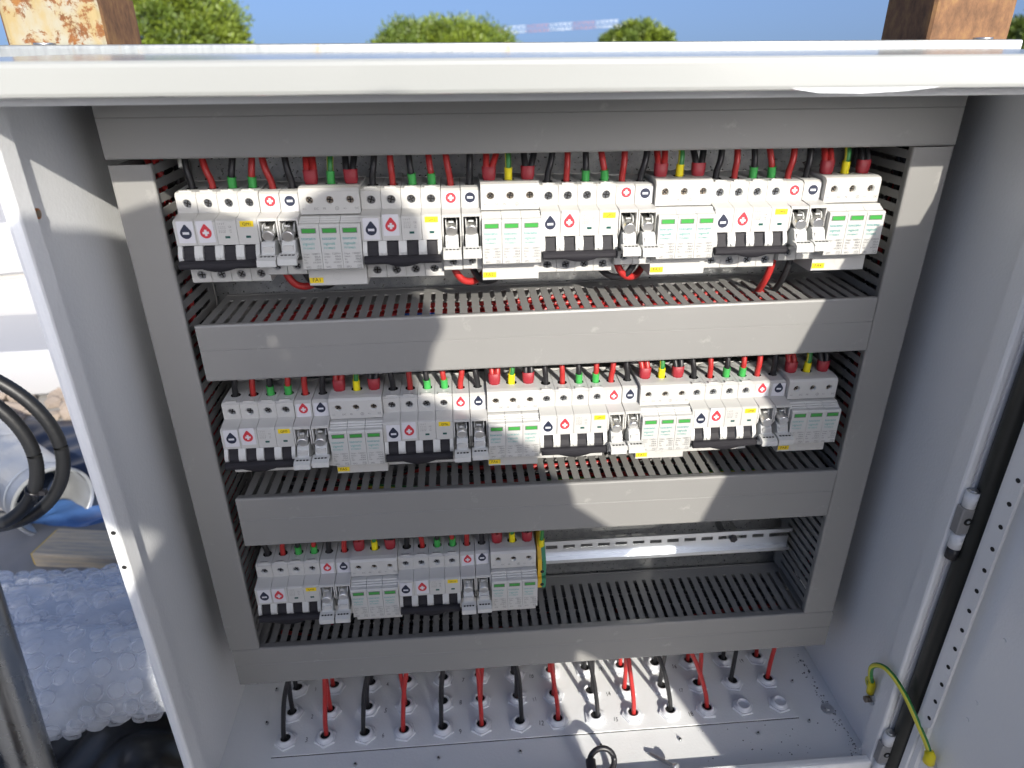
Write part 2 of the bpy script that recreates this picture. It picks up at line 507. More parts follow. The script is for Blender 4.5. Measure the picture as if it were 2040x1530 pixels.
# back wall, floor, bottom lip
m = MB(); m.box(XL-0.0016, XR+0.0016, YB, YB+0.0016, ZF-0.004, ZC+0.002, 'powder_coat'); cb(m, 'back_wall')
m = MB(); m.box(XL+0.0002, XR-0.0002, YF+0.0022, YB-0.0002, ZF-0.0016, ZF, 'powder_coat'); cb(m, 'floor_pan')
m = MB()
pr = [(YF, 0.030), (YF, 0.064), (YF+0.0012, 0.0662), (YF+0.004, 0.067), (YF+0.0095, 0.067), (YF+0.0095, 0.0656), (YF+0.004, 0.0656), (YF+0.0016, 0.0635), (YF+0.0016, 0.030)]
m.prism(pr, XL+0.0075, XR-0.0075, 'powder_coat'); cb(m, 'bottom_lip')
# corner weld beads
for x in (XL+0.006, XR-0.008):
    m = MB()
    for k in range(7):
        m.cyl((x+random.uniform(-.003, .003), YF+0.019, 0.058+k*0.0012), (x+random.uniform(-.003, .003), YF+0.0205+random.random()*.002, 0.058+k*0.0012), 0.0022, 'powder_coat', n=8)
    cb(m, 'weld_bead')
# roof: tray with a deep front lip
m = MB()
RY = -0.146
pr = [(RY+0.016, 0.8418), (RY+0.003, 0.8411), (RY+0.0008, 0.8418), (RY, 0.8438), (RY, 0.8585), (RY+0.0008, 0.8608), (RY+0.003, 0.8622), (0.160, 0.8650), (0.160, 0.846),
      (0.1585, 0.846), (0.1585, 0.8632), (RY+0.003, 0.8606), (RY+0.0016, 0.8585), (RY+0.0016, 0.8438), (RY+0.003, 0.8426), (RY+0.016, 0.8432)]
m.prism(pr, -0.392, 0.500, 'roof_coat'); roof = cb(m, 'roof')
m = MB(); m.box(XL-0.001, XR+0.001, YF+0.02, YB, ZC+0.0022, ZC+0.0036, 'powder_coat'); cb(m, 'ceiling_panel')
m = MB(); m.box(XL+0.008, XR-0.008, YF, YF+0.0016, ZC-0.016, ZC+0.002, 'powder_coat'); cb(m, 'top_flange')
# scrap of protective film hanging from the roof lip
m = MB()
pts = [(0.196, .0), (0.215, -.0028), (0.245, -.0034), (0.275, -.0022), (0.300, 0)]
top = [(x, RY+0.0006, 0.8424) for x, d in pts]; bot = [(x, RY-0.0004, 0.8422+d) for x, d in pts]
m.add(top+bot, [(i, i+1, i+6, i+5) for i in range(4)], 'film')
fo = m.build('protective_film', None, CO); fo.parent = cab
# mounting plate
YP = 0.104
m = MB(); m.box(-0.335, 0.440, YP, YP+0.002, 0.13, 0.848, 'galvanised'); cb(m, 'mounting_plate')
# ribs pressed in the plate below the lowest rail
for k in range(9):
    pass
# copper coloured rivet in left wall, bolt and washer on the floor edge
m = MB(); m.cyl((XL, -0.072, 0.7555), (XL+0.006, -0.072, 0.7555), 0.0042, 'copper', n=14); m.cyl((XL+0.006, -0.072, 0.7555), (XL+0.0066, -0.072, 0.7555), 0.0028, 'brass_dull', n=12); cb(m, 'rivet')
m = MB(); m.cyl((0.4440, -0.016, ZF), (0.4440, -0.016, ZF+0.0012), 0.0085, 'zinc', n=20); m.cyl((0.4440, -0.016, ZF+0.0012), (0.4440, -0.016, ZF+0.0030), 0.0035, 'zinc', n=6, smooth=False); cb(m, 'floor_bolt')
# gland plate with its handwritten numbers
m = MB(); m.box(-0.2952, 0.3985, -0.0262, 0.0930, ZF+0.0012, ZF+0.0028, 'powder_coat'); gp = cb(m, 'gland_plate')
m = MB(); m.box(-0.2956, 0.3989, -0.0268, 0.0934, ZF+0.0001, ZF+0.0012, 'dark_hole'); cb(m, 'plate_edge_shadow')  # dark rim drawn as the shadow line under the plate edge
GX0, GPX, GY, GZ = -0.2808, 0.05087, (-0.0050, 0.0348, 0.0748), ZF+0.0028
rn = random.Random(5)
for k in range(7):
    for rr in range(3):
        n = 3*k+3-rr
        if n > 19: continue
        a = rn.uniform(-0.2, 0.2); x = GX0+GPX*(2*k+0.5)+rn.uniform(-.003, .003)-0.002; y = GY[rr]-0.006+rn.uniform(-.003, .003); s_ = rn.uniform(0.0085, 0.0105)
        m = MB()
        ca, sa = math.cos(a), math.sin(a)
        m.text(str(n), 0, 0, 0, 'ink_black', size=s_*(1.0), fn=lambda u, v: (x+(u*ca-v*sa)*0.72, y+(u*sa+v*ca), GZ+0.0002))
        # a pen stroke is thin: the flat glyph is only kept as a hairline
        o = cb(m, 'handwritten_number'); o.parent = gp; o.matrix_parent_inverse = Matrix.Identity(4)
# self tapping screws round the gland plate, swarf specks along the right edge
for (x, y) in [(-0.292+0.1045*k, -0.0445) for k in range(7)]+[(0.4105, -0.032), (0.4165, 0.032), (-0.313, 0.026), (-0.312, 0.08)]:
    m = MB()
    m.cyl((x, y, ZF), (x, y, ZF+0.0022), 0.0026, 'zinc', r1=0.0021, n=10); m.cyl((x, y, ZF+0.0022), (x+0.0004, y, ZF+0.0046), 0.0012, 'dirt_speck', r1=0.0003, n=8)
    cb(m, 'self_tapping_screw')
m = MB(); rn = random.Random(11)
for k in range(150):
    t = rn.random(); y = 0.08-0.165*t; x = 0.4535-0.012*rn.random()**2-(0.004 if t < .6 else 0)
    if k > 120: x = rn.uniform(0.25, 0.44); y = rn.uniform(-0.08, -0.03)
    r = rn.uniform(0.0002, 0.0007)
    m.box(x-r, x+r*rn.uniform(.6, 1.8), y-r, y+r, ZF, ZF+r*0.8, 'dirt_speck')
sw = cb(m, 'swarf'); tag(sw, kind='stuff')

# ------------------------------------------------------------------ door
DU = Vector((0.13, -1, 0)).normalized(); DN = Vector((-1, -0.13, 0)).normalized()     # along the door, towards its inside
D0 = Vector((0.4700, -0.110, 0))
def dp(u, n, z):
    q = D0+DU*u+DN*n
    return (q.x, q.y, z)
DM = Matrix(((DU.x, DN.x, 0, D0.x), (DU.y, DN.y, 0, D0.y), (0, 0, 1, 0), (0, 0, 0, 1)))
DZ0, DZ1 = 0.030, 0.838
m = MB(); m.box(-0.012, 0.80, -0.012, -0.0105, DZ0, DZ1, 'powder_coat', M=DM)
m.box(0.7985, 0.80, -0.0105, 0.032, DZ0, DZ1, 'powder_coat', M=DM)
m.box(-0.012, 0.7985, -0.0105, -0.002, DZ1-0.0015, DZ1, 'powder_coat', M=DM)
m.box(0.13, 0.7984, -0.0104, 0.050, DZ1-0.0032, DZ1-0.0017, 'powder_coat', M=DM)
m.box(-0.012, 0.7985, -0.0105, 0.012, DZ0, DZ0+0.0015, 'powder_coat', M=DM)
m.box(-0.013, -0.012, -0.012, 0.004, DZ0, DZ1, 'powder_coat', M=DM)
door = cb(m, 'door')
def dchild(mb, name):
    o = mb.build(name, None, CO); o.parent = door; return o
# black sponge gasket (half round), white seat strip, perforated stiffener
m = MB(); pr = [(-0.0085, -0.0105)]+[(0.0020-0.0105*math.cos(t), -0.004+0.0085*math.sin(t)) for t in [math.pi*k/8 for k in range(9)]]+[(0.0125, -0.0105)]
vs = []
for z in (DZ0+0.01, DZ1-0.01):
    vs += [dp(p[0], p[1], z) for p in pr]
n = len(pr)
m.add(vs, [(i, i+1, i+1+n, i+n) for i in range(n-1)], 'gasket', True); dchild(m, 'gasket')
m = MB(); m.box(0.0128, 0.0222, -0.0105, -0.0015, DZ0+0.012, DZ1-0.012, 'powder_coat', c=0.0012, M=DM)
m.box(0.0222, 0.0295, -0.0105, -0.0040, DZ0+0.012, DZ1-0.012, 'powder_coat', c=0.0006, M=DM); dchild(m, 'gasket_channel')
m = MB(); m.box(0.0225, 0.0236, -0.0038, 0.0060, 0.176, DZ1-0.03, 'powder_coat', M=DM)
m.add([dp(u, nn, z) for z, uu in ((0.176, 0.0300), (0.186, 0.0385), (DZ1-0.03, 0.0385)) for u, nn in ((0.0236, 0.0060), (uu, 0.0060), (uu, 0.0048), (0.0236, 0.0048))],
      [(0, 1, 5, 4), (4, 5, 9, 8), (3, 7, 6, 2), (7, 11, 10, 6), (1, 2, 6, 5), (5, 6, 10, 9), (0, 3, 2, 1), (8, 9, 10, 11), (0, 4, 7, 3), (4, 8, 11, 7)], 'powder_coat')
stf = dchild(m, 'perforated_stiffener')
for k in range(24):
    z = 0.196+0.0262*k
    m = MB(); m.cyl(dp(0.0335, 0.0061, z), dp(0.0335, 0.0064, z), 0.0024, 'dark_hole', n=12)
    o = m.build('hole', None, CO); o.parent = stf
for z in (0.252, 0.44, 0.62):
    m = MB(); m.cyl(dp(0.0262, -0.0039, z), dp(0.0262, -0.0035, z), 0.0020, 'dark_hole', n=10); o = m.build('hole', None, CO); o.parent = door
# spot weld studs on the panel
for (u, z) in ((0.062, 0.250), (0.060, 0.222), (0.064, 0.34)):
    m = MB(); m.cyl(dp(u, -0.0105, z), dp(u, -0.0095, z), 0.0022, 'powder_coat', n=12); dchild(m, 'weld_stud')
# hinges
def hinge(z0):
    h = MB()
    x, y = 0.4615, YF-0.0055
    h.cyl((x, y, z0+0.020), (x, y, z0+0.038), 0.0062, 'gland', n=18, capm='zinc'); h.cyl((x, y, z0+0.038), (x, y, z0+0.0395), 0.0040, 'zinc', n=14)
    h.box(x-0.0075, x+0.006, y-0.0045, YF+0.0004, z0-0.012, z0+0.0198, 'hinge_grey', c=0.001)
    h.cyl((x+0.001, y-0.0046, z0+0.004), (x+0.001, y-0.0052, z0+0.004), 0.0042, 'dark_hole', n=14); h.cyl((x+0.001, y-0.0052, z0+0.004), (x+0.001, y-0.0056, z0+0.004), 0.0018, 'zinc', n=6)
    h.cyl((x-0.0005, y, z0-0.0305), (x-0.0005, y, z0-0.0122), 0.0062, 'gland', n=18)
    h.cyl((x-0.0005, y, z0-0.0440), (x-0.0005, y, z0-0.0306), 0.0058, 'black_plastic', n=18)
    return cb(h, 'hinge')
hinge(0.437); hinge(0.0885); hinge(0.760)

# ------------------------------------------------------------------ earth strap between wall and door
es = empty('earth_strap', (XR, -0.07, 0.15), 'green and yellow earth strap looping from cabinet wall to door', 'earth wire')
EO = Matrix.Translation((-XR, 0.07, -0.15))
path = spline([(.4600, -.0607, .1391), (.4565, -.0633, .1589), (.4485, -.0667, .1768), (.4429, -.0714, .1953), (.4435, -.0778, .2065), (.4465, -.089, .2129), (.4523, -.1037, .2079), (.4583, -.1196, .1959), (.4657, -.1347, .1768), (.474, -.1458, .1568), (.4763, -.1539, .1464)], 5)
p0 = path[0]; p1 = path[-1]
m = MB(); m.tube(path, 0.0030, 'earth_green', n=12, m2='earth_yellow'); o = m.build('wire', None, EO); o.parent = es
m = MB(); m.tube([p0+(path[5]-p0)*.0, path[2], path[4], path[6]], [0.0046, 0.0046, 0.0044, 0.0036], 'ferrule_yellow', n=12); o = m.build('boot', None, EO); o.parent = es
m = MB(); m.tube([p1+Vector((0, -.001, -0.010)), p1, path[-3]], [0.0062, 0.0058, 0.0048], 'ferrule_yellow', n=12); o = m.build('boot', None, EO); o.parent = es
m = MB(); m.cyl((XR, -0.0640, 0.1312), (XR-0.004, -0.0640, 0.1312), 0.0075, 'zinc', n=6, smooth=False); m.cyl((XR-0.004, -0.0640, 0.1312), (XR-0.010, -0.0640, 0.1312), 0.0040, 'brass_dull', n=12); o = m.build('nut', None, EO); o.parent = es
m = MB(); m.cyl(dp(0.044, -0.0104, 0.128), dp(0.044, -0.006, 0.128), 0.0065, 'zinc', n=6, smooth=False); o = m.build('nut', None, EO); o.parent = es
st = MB(); sy, sz = -0.0505, 0.1440; st.cyl((XR-0.0001, sy, sz), (XR-0.0005, sy, sz), 0.0075, 'earth_yellow', n=24)
for (ya, yb_, za, zb) in ((-.0004, .0004, 0, .005), (-.0036, .0036, -.0004, .0004), (-.0024, .0024, -.0020, -.0013), (-.0012, .0012, -.0036, -.0029)):
    st.box(XR-0.0008, XR-0.0006, sy+ya, sy+yb_, sz+za, sz+zb, 'earth_green')
cb(st, 'earth_sticker')

# ================================================================== WIRING DUCTS
def finger_mesh(L):
    """one finger of a slotted duct wall: lies along +y from 0 to L, width centred on x, with two pairs of break-off nibs"""
    w = 0.0038; t = 0.0014; q = 0.0011
    ys = [0, L*0.335-0.0016, L*0.335, L*0.335+0.0016, L*0.665-0.0016, L*0.665, L*0.665+0.0016, L]
    ws = [w, w, w+q, w, w, w+q, w, w]
    m = MB(); n = len(ys)
    pr = [(-a, y) for a, y in zip(ws, ys)]+[(a, y) for a, y in reversed(list(zip(ws, ys)))]
    m.prism(pr, -t, 0, 'duct_inner', 'z')
    return m
FL = 0.072
fo = finger_mesh(FL).build('finger'); FM = fo.data; bpy.data.objects.remove(fo)
PITCHF = 0.0125
def h_duct(name, x0, x1, z0, z1, label, rot=0.0, fingers=True, fx0=None, fx1=None):
    cx = (x0+x1)/2; L = (x1-x0)/2; h = (z1-z0)/2; cz = (z0+z1)/2
    e = empty('wiring_duct', (cx, 0, cz), label, 'wiring duct', 'grey slotted wiring ducts', rot=(0, rot, 0))
    zm = h*0.12
    pr = [(0.0110, h-0.0022), (0.0022, h), (0.0006, h-0.0006), (0, h-0.0022), (0, zm+0.0005), (0.0005, zm), (0, zm-0.0005), (0, -h+0.0022), (0.0006, -h+0.0006), (0.0022, -h), (0.0110, -h+0.0022),
          (0.0110, -h+0.0036), (0.0026, -h+0.0016), (0.0016, -h+0.0026), (0.0016, h-0.0026), (0.0026, h-0.0016), (0.0110, h-0.0036)]
    m = MB(); m.prism(pr, -L, L, 'duct_pvc'); m.build('cover', e)
    zt = h-0.0040
    m = MB()
    m.box(-L+.0003, L-.0003, 0.1000, 0.1016, -h+0.003, h-0.003, 'duct_inner')
    m.box(-L+.0003, L-.0003, 0.0030, 0.0998, -zt-0.0014, -zt, 'duct_inner')
    if fingers:
        m.box(-L+.0003, L-.0003, 0.0835, 0.0998, zt-0.0014, zt, 'duct_inner')
        m.box(-L+.0003, L-.0003, 0.0030, 0.0114, zt-0.0014, zt, 'duct_inner')
    else:
        m.box(-L+.0003, L-.0003, 0.0030, 0.0998, zt-0.0014, zt, 'duct_inner')
    m.build('channel', e)
    if fingers:
        n = int((2*L-0.008)/PITCHF)
        for i in range(n+1):
            x = -n*PITCHF/2+i*PITCHF
            o = bpy.data.objects.new('finger', FM); col.objects.link(o); o.parent = e; o.location = (x, 0.0115, zt)
    return e
def v_duct(name, x0, x1, z0, z1, label, inner):
    cx = (x0+x1)/2; w = (x1-x0)/2; cz = (z0+z1)/2; L = (z1-z0)/2
    e = empty('wiring_duct', (cx, 0, cz), label, 'wiring duct', 'grey slotted wiring ducts')
    pr = [(w-0.0022, 0.0110), (w, 0.0022), (w-0.0006, 0.0006), (w-0.0022, 0), (-w+0.0022, 0), (-w+0.0006, 0.0006), (-w, 0.0022), (-w+0.0022, 0.0110),
          (-w+0.0036, 0.0110), (-w+0.0016, 0.0026), (-w+0.0026, 0.0016), (w-0.0026, 0.0016), (w-0.0016, 0.0026), (w-0.0036, 0.0110)]
    m = MB(); m.prism(pr, -L, L, 'duct_pvc', 'z'); m.build('cover', e)
    wt = w-0.0040; s = inner
    m = MB()
    m.box(-w+.003, w-.003, 0.1000, 0.1016, -L+.0003, L-.0003, 'duct_inner')
    m.box(*sorted((-s*wt, -s*(wt-0.0014))), 0.0030, 0.0998, -L+.0003, L-.0003, 'duct_inner')
    m.box(*sorted((s*wt, s*(wt-0.0014))), 0.0835, 0.0998, -L+.0003, L-.0003, 'duct_inner')
    m.box(*sorted((s*wt, s*(wt-0.0014))), 0.0030, 0.0114, -L+.0003, L-.0003, 'duct_inner')
    m.build('channel', e)
    n = int((2*L-0.008)/PITCHF)
    for i in range(n+1):
        z = -n*PITCHF/2+i*PITCHF
        o = bpy.data.objects.new('finger', FM); col.objects.link(o); o.parent = e
        o.location = (s*wt, 0.0115, z); o.rotation_euler = (0, s*math.pi/2, 0)
    return e
XD0, XD1, XD2, XD3 = -0.3262, -0.2904, 0.3888, 0.4278
h_duct('top', XD0, XD3, 0.7842, 0.8440, 'dark shaded wiring duct along the top of the cabinet under the roof', fingers=False)
h_duct('mid1', -0.2832, XD2-0.0006, 0.5773, 0.6362, 'sunlit wiring duct between the top row and middle row of devices', rot=-0.0105+0.0009)
h_duct('mid2', -0.2808, XD2-0.0006, 0.3698, 0.4334, 'wiring duct between the middle row and bottom row of devices', rot=0.0030)
h_duct('bottom', XD0+0.003, XD3, 0.1580, 0.2166, 'lowest wiring duct above the cable glands')
v_duct('left', XD0, XD1, 0.2176, 0.7800, 'vertical wiring duct on the left side of the device rows', 1)
v_duct('right', XD2, XD3, 0.2176, 0.7836, 'vertical wiring duct on the right side of the device rows', -1)

# wires running inside the ducts, seen through the slots
rn = random.Random(3)
def bundle(a, b_, half, zc, n, label, cols, vertical=False):
    m = MB()
    for i in range(n):
        o1 = rn.uniform(0.02, 0.088); o2 = rn.uniform(-half, half)
        pts = []
        K = 7
        for k in range(K+1):
            t = k/K; q = a+(b_-a)*t
            y = min(0.092, max(0.012, o1+rn.uniform(-.014, .014))); w = max(-half, min(half, o2+rn.uniform(-.008, .008)))
            pts.append((w+zc, y, q) if vertical else (q, y, zc+w))
        c = rn.choice(cols)
        if c == 'earth': m.tube(spline(pts, 4), 0.0030, 'earth_green', n=8, m2='earth_yellow')
        else: m.tube(spline(pts, 4), 0.0030, c, n=7)
    o = m.build('wire_bundle'); tag(o, label, 'wires', 'loose wires inside the ducts', 'stuff')
bundle(-0.25, 0.33, 0.014, 0.6065, 26, 'red and blue wires lying inside the sunlit duct below the top row', ['wire_red']*6+['wire_blue', 'wire_black'])
bundle(-0.25, 0.33, 0.013, 0.398, 14, 'red, black and earth wires inside the duct below the middle row', ['wire_red']*3+['wire_black']*4+['earth'])
bundle(-0.28, 0.38, 0.010, 0.186, 10, 'dark red and black wires inside the lowest duct', ['wire_red']+['wire_black']*3)
bundle(0.23, 0.78, 0.008, -0.3085, 5, 'dark wires inside the left vertical duct', ['wire_red', 'wire_black'], True)
bundle(0.23, 0.78, 0.008, 0.4080, 5, 'dark wires inside the right vertical duct', ['wire_red', 'wire_black', 'wire_black'], True)

# ================================================================== DIN RAILS
ROWZ = (0.7444, 0.5343, 0.3255); ROWX = (-0.2799, -0.2784, -0.2789)
YR = 0.056
def rail(zc, label, holes):
    e = empty('mounting_rail', (0.05, YR, zc), label, 'mounting rail', 'zinc mounting rails')
    x0, x1 = -0.285-0.05, 0.384-0.05
    m = MB(); t = 0.001
    pr = [(0, 0.0175), (0.001, 0.0175), (0.001, 0.0137), (0.0075, 0.0137), (0.0085, 0.0127), (0.0085, 0.0052), (0.0075, 0.0052), (0.0075, 0.0127), (0, 0.0127)]
    m.prism(pr, x0, x1, 'rail_zinc')
    m.prism([(y, -z) for y, z in pr], x0, x1, 'rail_zinc')
    if holes:
        xs = [x0]; k = x0+0.010
        while k+0.018 < x1: m.box(k-0.0075, k, 0.0075, 0.0085, -0.0002, 0.0052, 'rail_zinc'); k += 0.0226
        m.box(x0, x1, 0.0075, 0.0085, -0.0052, -0.0002, 'rail_zinc')
    else: m.box(x0, x1, 0.0075, 0.0085, -0.0052, 0.0052, 'rail_zinc')
    m.build('hat_profile', e)
    for x in (x0+0.06, x1-0.075):
        m = MB(); m.cyl((x, 0.0074, 0.002), (x, 0.003, 0.002), 0.0050, 'black_plastic', n=6, smooth=False); m.build('fixing_bolt', e)
        m = MB(); m.box(x-0.008, x+0.008, 0.0086, YP-YR-0.0003, -0.008, 0.008, 'galvanised'); m.build('standoff', e)
rail(ROWZ[0]-0.0345, 'zinc mounting rail behind the top row of devices', False)
rail(ROWZ[1]-0.0345, 'zinc mounting rail behind the middle row of devices', False)
rail(ROWZ[2]-0.0345, 'bare slotted zinc mounting rail, empty on the right of the bottom row', True)

# ================================================================== DEVICES ON THE RAILS
MW = 0.018
def screw_mesh(r, metal):
    m = MB()
    m.cyl((0, 0.0008, 0), (0, 0, 0), r, metal, r1=r*0.86, n=18)
    for a in (0.5, 0.5+math.pi/2):
        ca, sa = math.cos(a), math.sin(a); w = r*0.16; L = r*0.74
        q = [(-L, -w), (L, -w), (L, w), (-L, w)]
        m.add([(u*ca-v*sa, -0.00006*(1 if a < 1 else 2), u*sa+v*ca) for u, v in q], [(0, 1, 2, 3)], 'dark_hole')
    return m
def drop(m, cx, cz, r, y, ink, plus, tip=True):
    pts = []
    for k in range(21):
        t = R(35)-R(250)*k/20
        pts.append((cx+r*math.cos(t), y-0.00015, cz+r*math.sin(t)))
    if tip: pts.append((cx-r*0.12, y-0.00015, cz+r*1.52)); pts.append((cx+r*0.12, y-0.00015, cz+r*1.52))
    else: pts += [(cx+r*math.cos(R(t)), y-0.00015, cz+r*math.sin(R(t))) for t in (130, 112, 90, 68, 50)]
    m.poly(pts, ink)
    w = r*0.21
    m.poly([(cx-r*.55, y-.0003, cz-w), (cx+r*.55, y-.0003, cz-w), (cx+r*.55, y-.0003, cz+w), (cx-r*.55, y-.0003, cz+w)], 'sticker')
    if plus:
        m.poly([(cx-w, y-.00032, cz-r*.55), (cx+w, y-.00032, cz-r*.55), (cx+w, y-.00032, cz+r*.55), (cx-w, y-.00032, cz+r*.55)], 'sticker')
def sticker(w, h, r, ink, plus, dz, tip=True):
    m = MB(); m.box(-w/2, w/2, -0.0001, 0.0001, -h/2, h/2, 'sticker')
    drop(m, 0, dz, r, -0.0001, ink, plus, tip)
    return m
def name_label(txt, w=0.0118, h=0.0052):
    m = MB(); m.box(-w/2, w/2, -0.00015, 0.0001, -h/2, h/2, 'label_yellow', c=0.00008)
    m.text(txt, 0, -0.00125, -0.0003, 'ink_black', width=min(w*0.62, 0.0023*len(txt)), align='c')
    return m
SCREW_Z = screw_mesh(0.0039, 'screw_zinc').build('terminal_screw'); SCREW_B = screw_mesh(0.0035, 'brass_dull').build('terminal_screw')
ST_M = sticker(0.0142, 0.0192, 0.0050, 'ink_navy', False, -0.0008).build('minus_sticker')
ST_P = sticker(0.0142, 0.0192, 0.0050, 'ink_red', True, -0.0008).build('plus_sticker')
SF_M = sticker(0.0142, 0.0150, 0.0046, 'ink_navy', False, 0.0012).build('minus_sticker')
SF_P = sticker(0.0142, 0.0150, 0.0046, 'ink_red', True, 0.0012).build('plus_sticker')
SR_M = sticker(0.0142, 0.0150, 0.0047, 'ink_navy', False, 0.0016, False).build('minus_sticker')
SR_P = sticker(0.0142, 0.0150, 0.0047, 'ink_red', True, 0.0016, False).build('plus_sticker')

# ---- four pole breaker
QP = [(.0640, .0115), (.0130, .0098), (.0108, .0082), (.0105, -.0080), (-.0050, -.0108), (-.0070, -.0122), (-.0072, -.0330), (.0040, -.0342), (.0040, -.0515), (.0105, -.0530), (.0110, -.0722), (.0135, -.0735), (.0640, -.0735)]
def make_breaker():
    e = empty('circuit_breaker')
    pm = MB()
    w = MW-0.00025
    pm.prism(QP, 0.00012, w, 'device', skip=(0, 2, 9))
    f = lambda a, z, d: (a, .01065+(.0082-z)*(-.0003/.0162)+d, z)
    pm.hole_face((0.00012, w, -.0080, .0082), (MW/2, 0.0), 0.0041, 0.0040, 'device', 'device_grey', f)
    f = lambda a, z, d: (a, .01075+d, z)
    pm.hole_face((0.00012, w, -.0722, -.0530), (MW/2, -.0655), 0.0041, 0.0040, 'device', 'device_grey', f)
    f = lambda a, y, d: (a, y, .0098+(y-.013)*(.0017/.051)-d)
    pm.hole_face((0.00012, w, .0130, .0640), (MW/2+0.001, .0290), 0, 0.010, 'device_grey', 'dark_hole', f, n=8, square=(0.0050, 0.0048))
    # clip at the front of the terminal and its stud
    pm.box(0.0036, 0.0046, 0.0125, 0.0165, 0.0099, 0.0112, 'device'); pm.box(0.0134, 0.0144, 0.0125, 0.0165, 0.0099, 0.0112, 'device')
    pm.box(0.0046, 0.0134, 0.0130, 0.0142, 0.0099, 0.0111, 'device'); pm.box(0.0048, 0.0132, 0.0146, 0.0162, 0.0096, 0.0102, 'ink_grey')
    pm.cyl((MW/2, 0.0205, 0.0098), (MW/2, 0.0205, 0.0106), 0.0013, 'guard', n=10)
    p0 = pm.build('pole', e)
    for i in range(4):
        p = p0 if i == 0 else instance(p0, e)
        p.location = (i*MW, 0, 0)
        s = SCREW_Z if i else SCREW_Z
        instance(s, p, (MW/2, 0.0128, 0), (0, random.uniform(0, 3), 0)); instance(s, p, (MW/2, 0.0128, -.0655), (0, random.uniform(0, 3), 0))
    # black toggles, white curved guards, joining bar
    tm = MB()
    prf = [(.0038, -.0343), (-.0052, -.0346), (-.0066, -.0400), (-.0090, -.0445), (-.0100, -.0480), (.0038, -.0500)]
    tm.prism(prf, -0.0052, 0.0052, 'handle_black'); t0 = tm.build('toggle', e)
    for i in range(4):
        t = t0 if i == 0 else instance(t0, e); t.location = (i*MW+MW/2, 0, 0)
    gm = MB()
    arc = [(-.0068, -.0334), (-.0086, -.0365), (-.0102, -.0400), (-.0109, -.0430), (-.0104, -.0462), (-.0070, -.0480), (.0038, -.0484), (.0038, -.0344)]
    gm.prism(arc, -0.0036, 0.0036, 'guard'); gm.prism([(-.0098, -.0390), (-.0120, -.0436), (-.0104, -.0462)], -0.0006, 0.0006, 'guard'); g0 = gm.build('guard', e)
    hm = MB(); hm.prism(arc, -0.0019, 0.0019, 'guard'); h0 = hm.build('guard', e)
    g0.location = (MW, 0, 0); instance(g0, e, (2*MW, 0, 0)); instance(g0, e, (3*MW, 0, 0))
    h0.location = (0.0022, 0, 0); instance(h0, e, (4*MW-0.0024, 0, 0))
    bm_ = MB()
    bar = [(-.0098, -.0466), (-.0125, -.0452), (-.0158, -.0455), (-.0180, -.0472), (-.0182, -.0500), (-.0165, -.0522), (-.0135, -.0527), (-.0100, -.0505)]
    bm_.prism(bar, 0.0015, 4*MW-0.0015, 'handle_black')
    lip = [(x, -.0183, -.0508-0.0036*math.sin(math.pi*k/10)) for k, x in enumerate([0.019+0.034*k/10 for k in range(11)])]
    bm_.add([(q[0], -.01835, -.0490) for q in lip]+[(q[0], -.0186, q[2]) for q in lip]+[(q[0], -.0150, q[2]-.0004) for q in lip], [(i, i+1, i+12, i+11) for i in range(10)]+[(11+i, 12+i, 23+i, 22+i) for i in range(10)], 'handle_black', True)
    bm_.build('handle_bar', e)
    wm = MB(); wm.box(-.0021, .0021, -.00735, -.0070, -.0010, .0010, 'window_teal'); w0 = wm.build('status_window', e)
    w0.location = (2*MW+MW*0.5, 0, -.0262); instance(w0, e, (3*MW+MW*0.5, 0, -.0262))
    pr = MB(); y = -.0073
    for k, s in enumerate(('Output(-)', 'Output(+)', 'Input(-)', 'Input(+)')):
        pr.text(s, k*MW+0.0165, -.0074, 0.01045, 'ink_faint', size=0.00165, align='r')
    x = 2*MW+0.0020
    pr.text('1 3 5 7', x, -.0150, y, 'ink_grey', width=0.0058)
    for i in range(4):
        for j in range(3):
            a = x+0.0002+i*0.0017; zz = -.0162-j*0.0016
            pr.poly([(a, y, zz), (a+0.0011, y, zz-0.0009), (a+0.0011, y, zz-0.0012), (a, y, zz-0.0003)], 'ink_grey')
    pr.text('2 4 6 8', x, -.0222, y, 'ink_grey', width=0.0058)
    pr.text('CE', x+0.0090, -.0178, y, 'ink_grey', width=0.0026); pr.text('UK', x+0.0094, -.0205, y, 'ink_grey', width=0.0020); pr.text('CA', x+0.0094, -.0222, y, 'ink_grey', width=0.0020)
    pr.build('print', e)
    return e

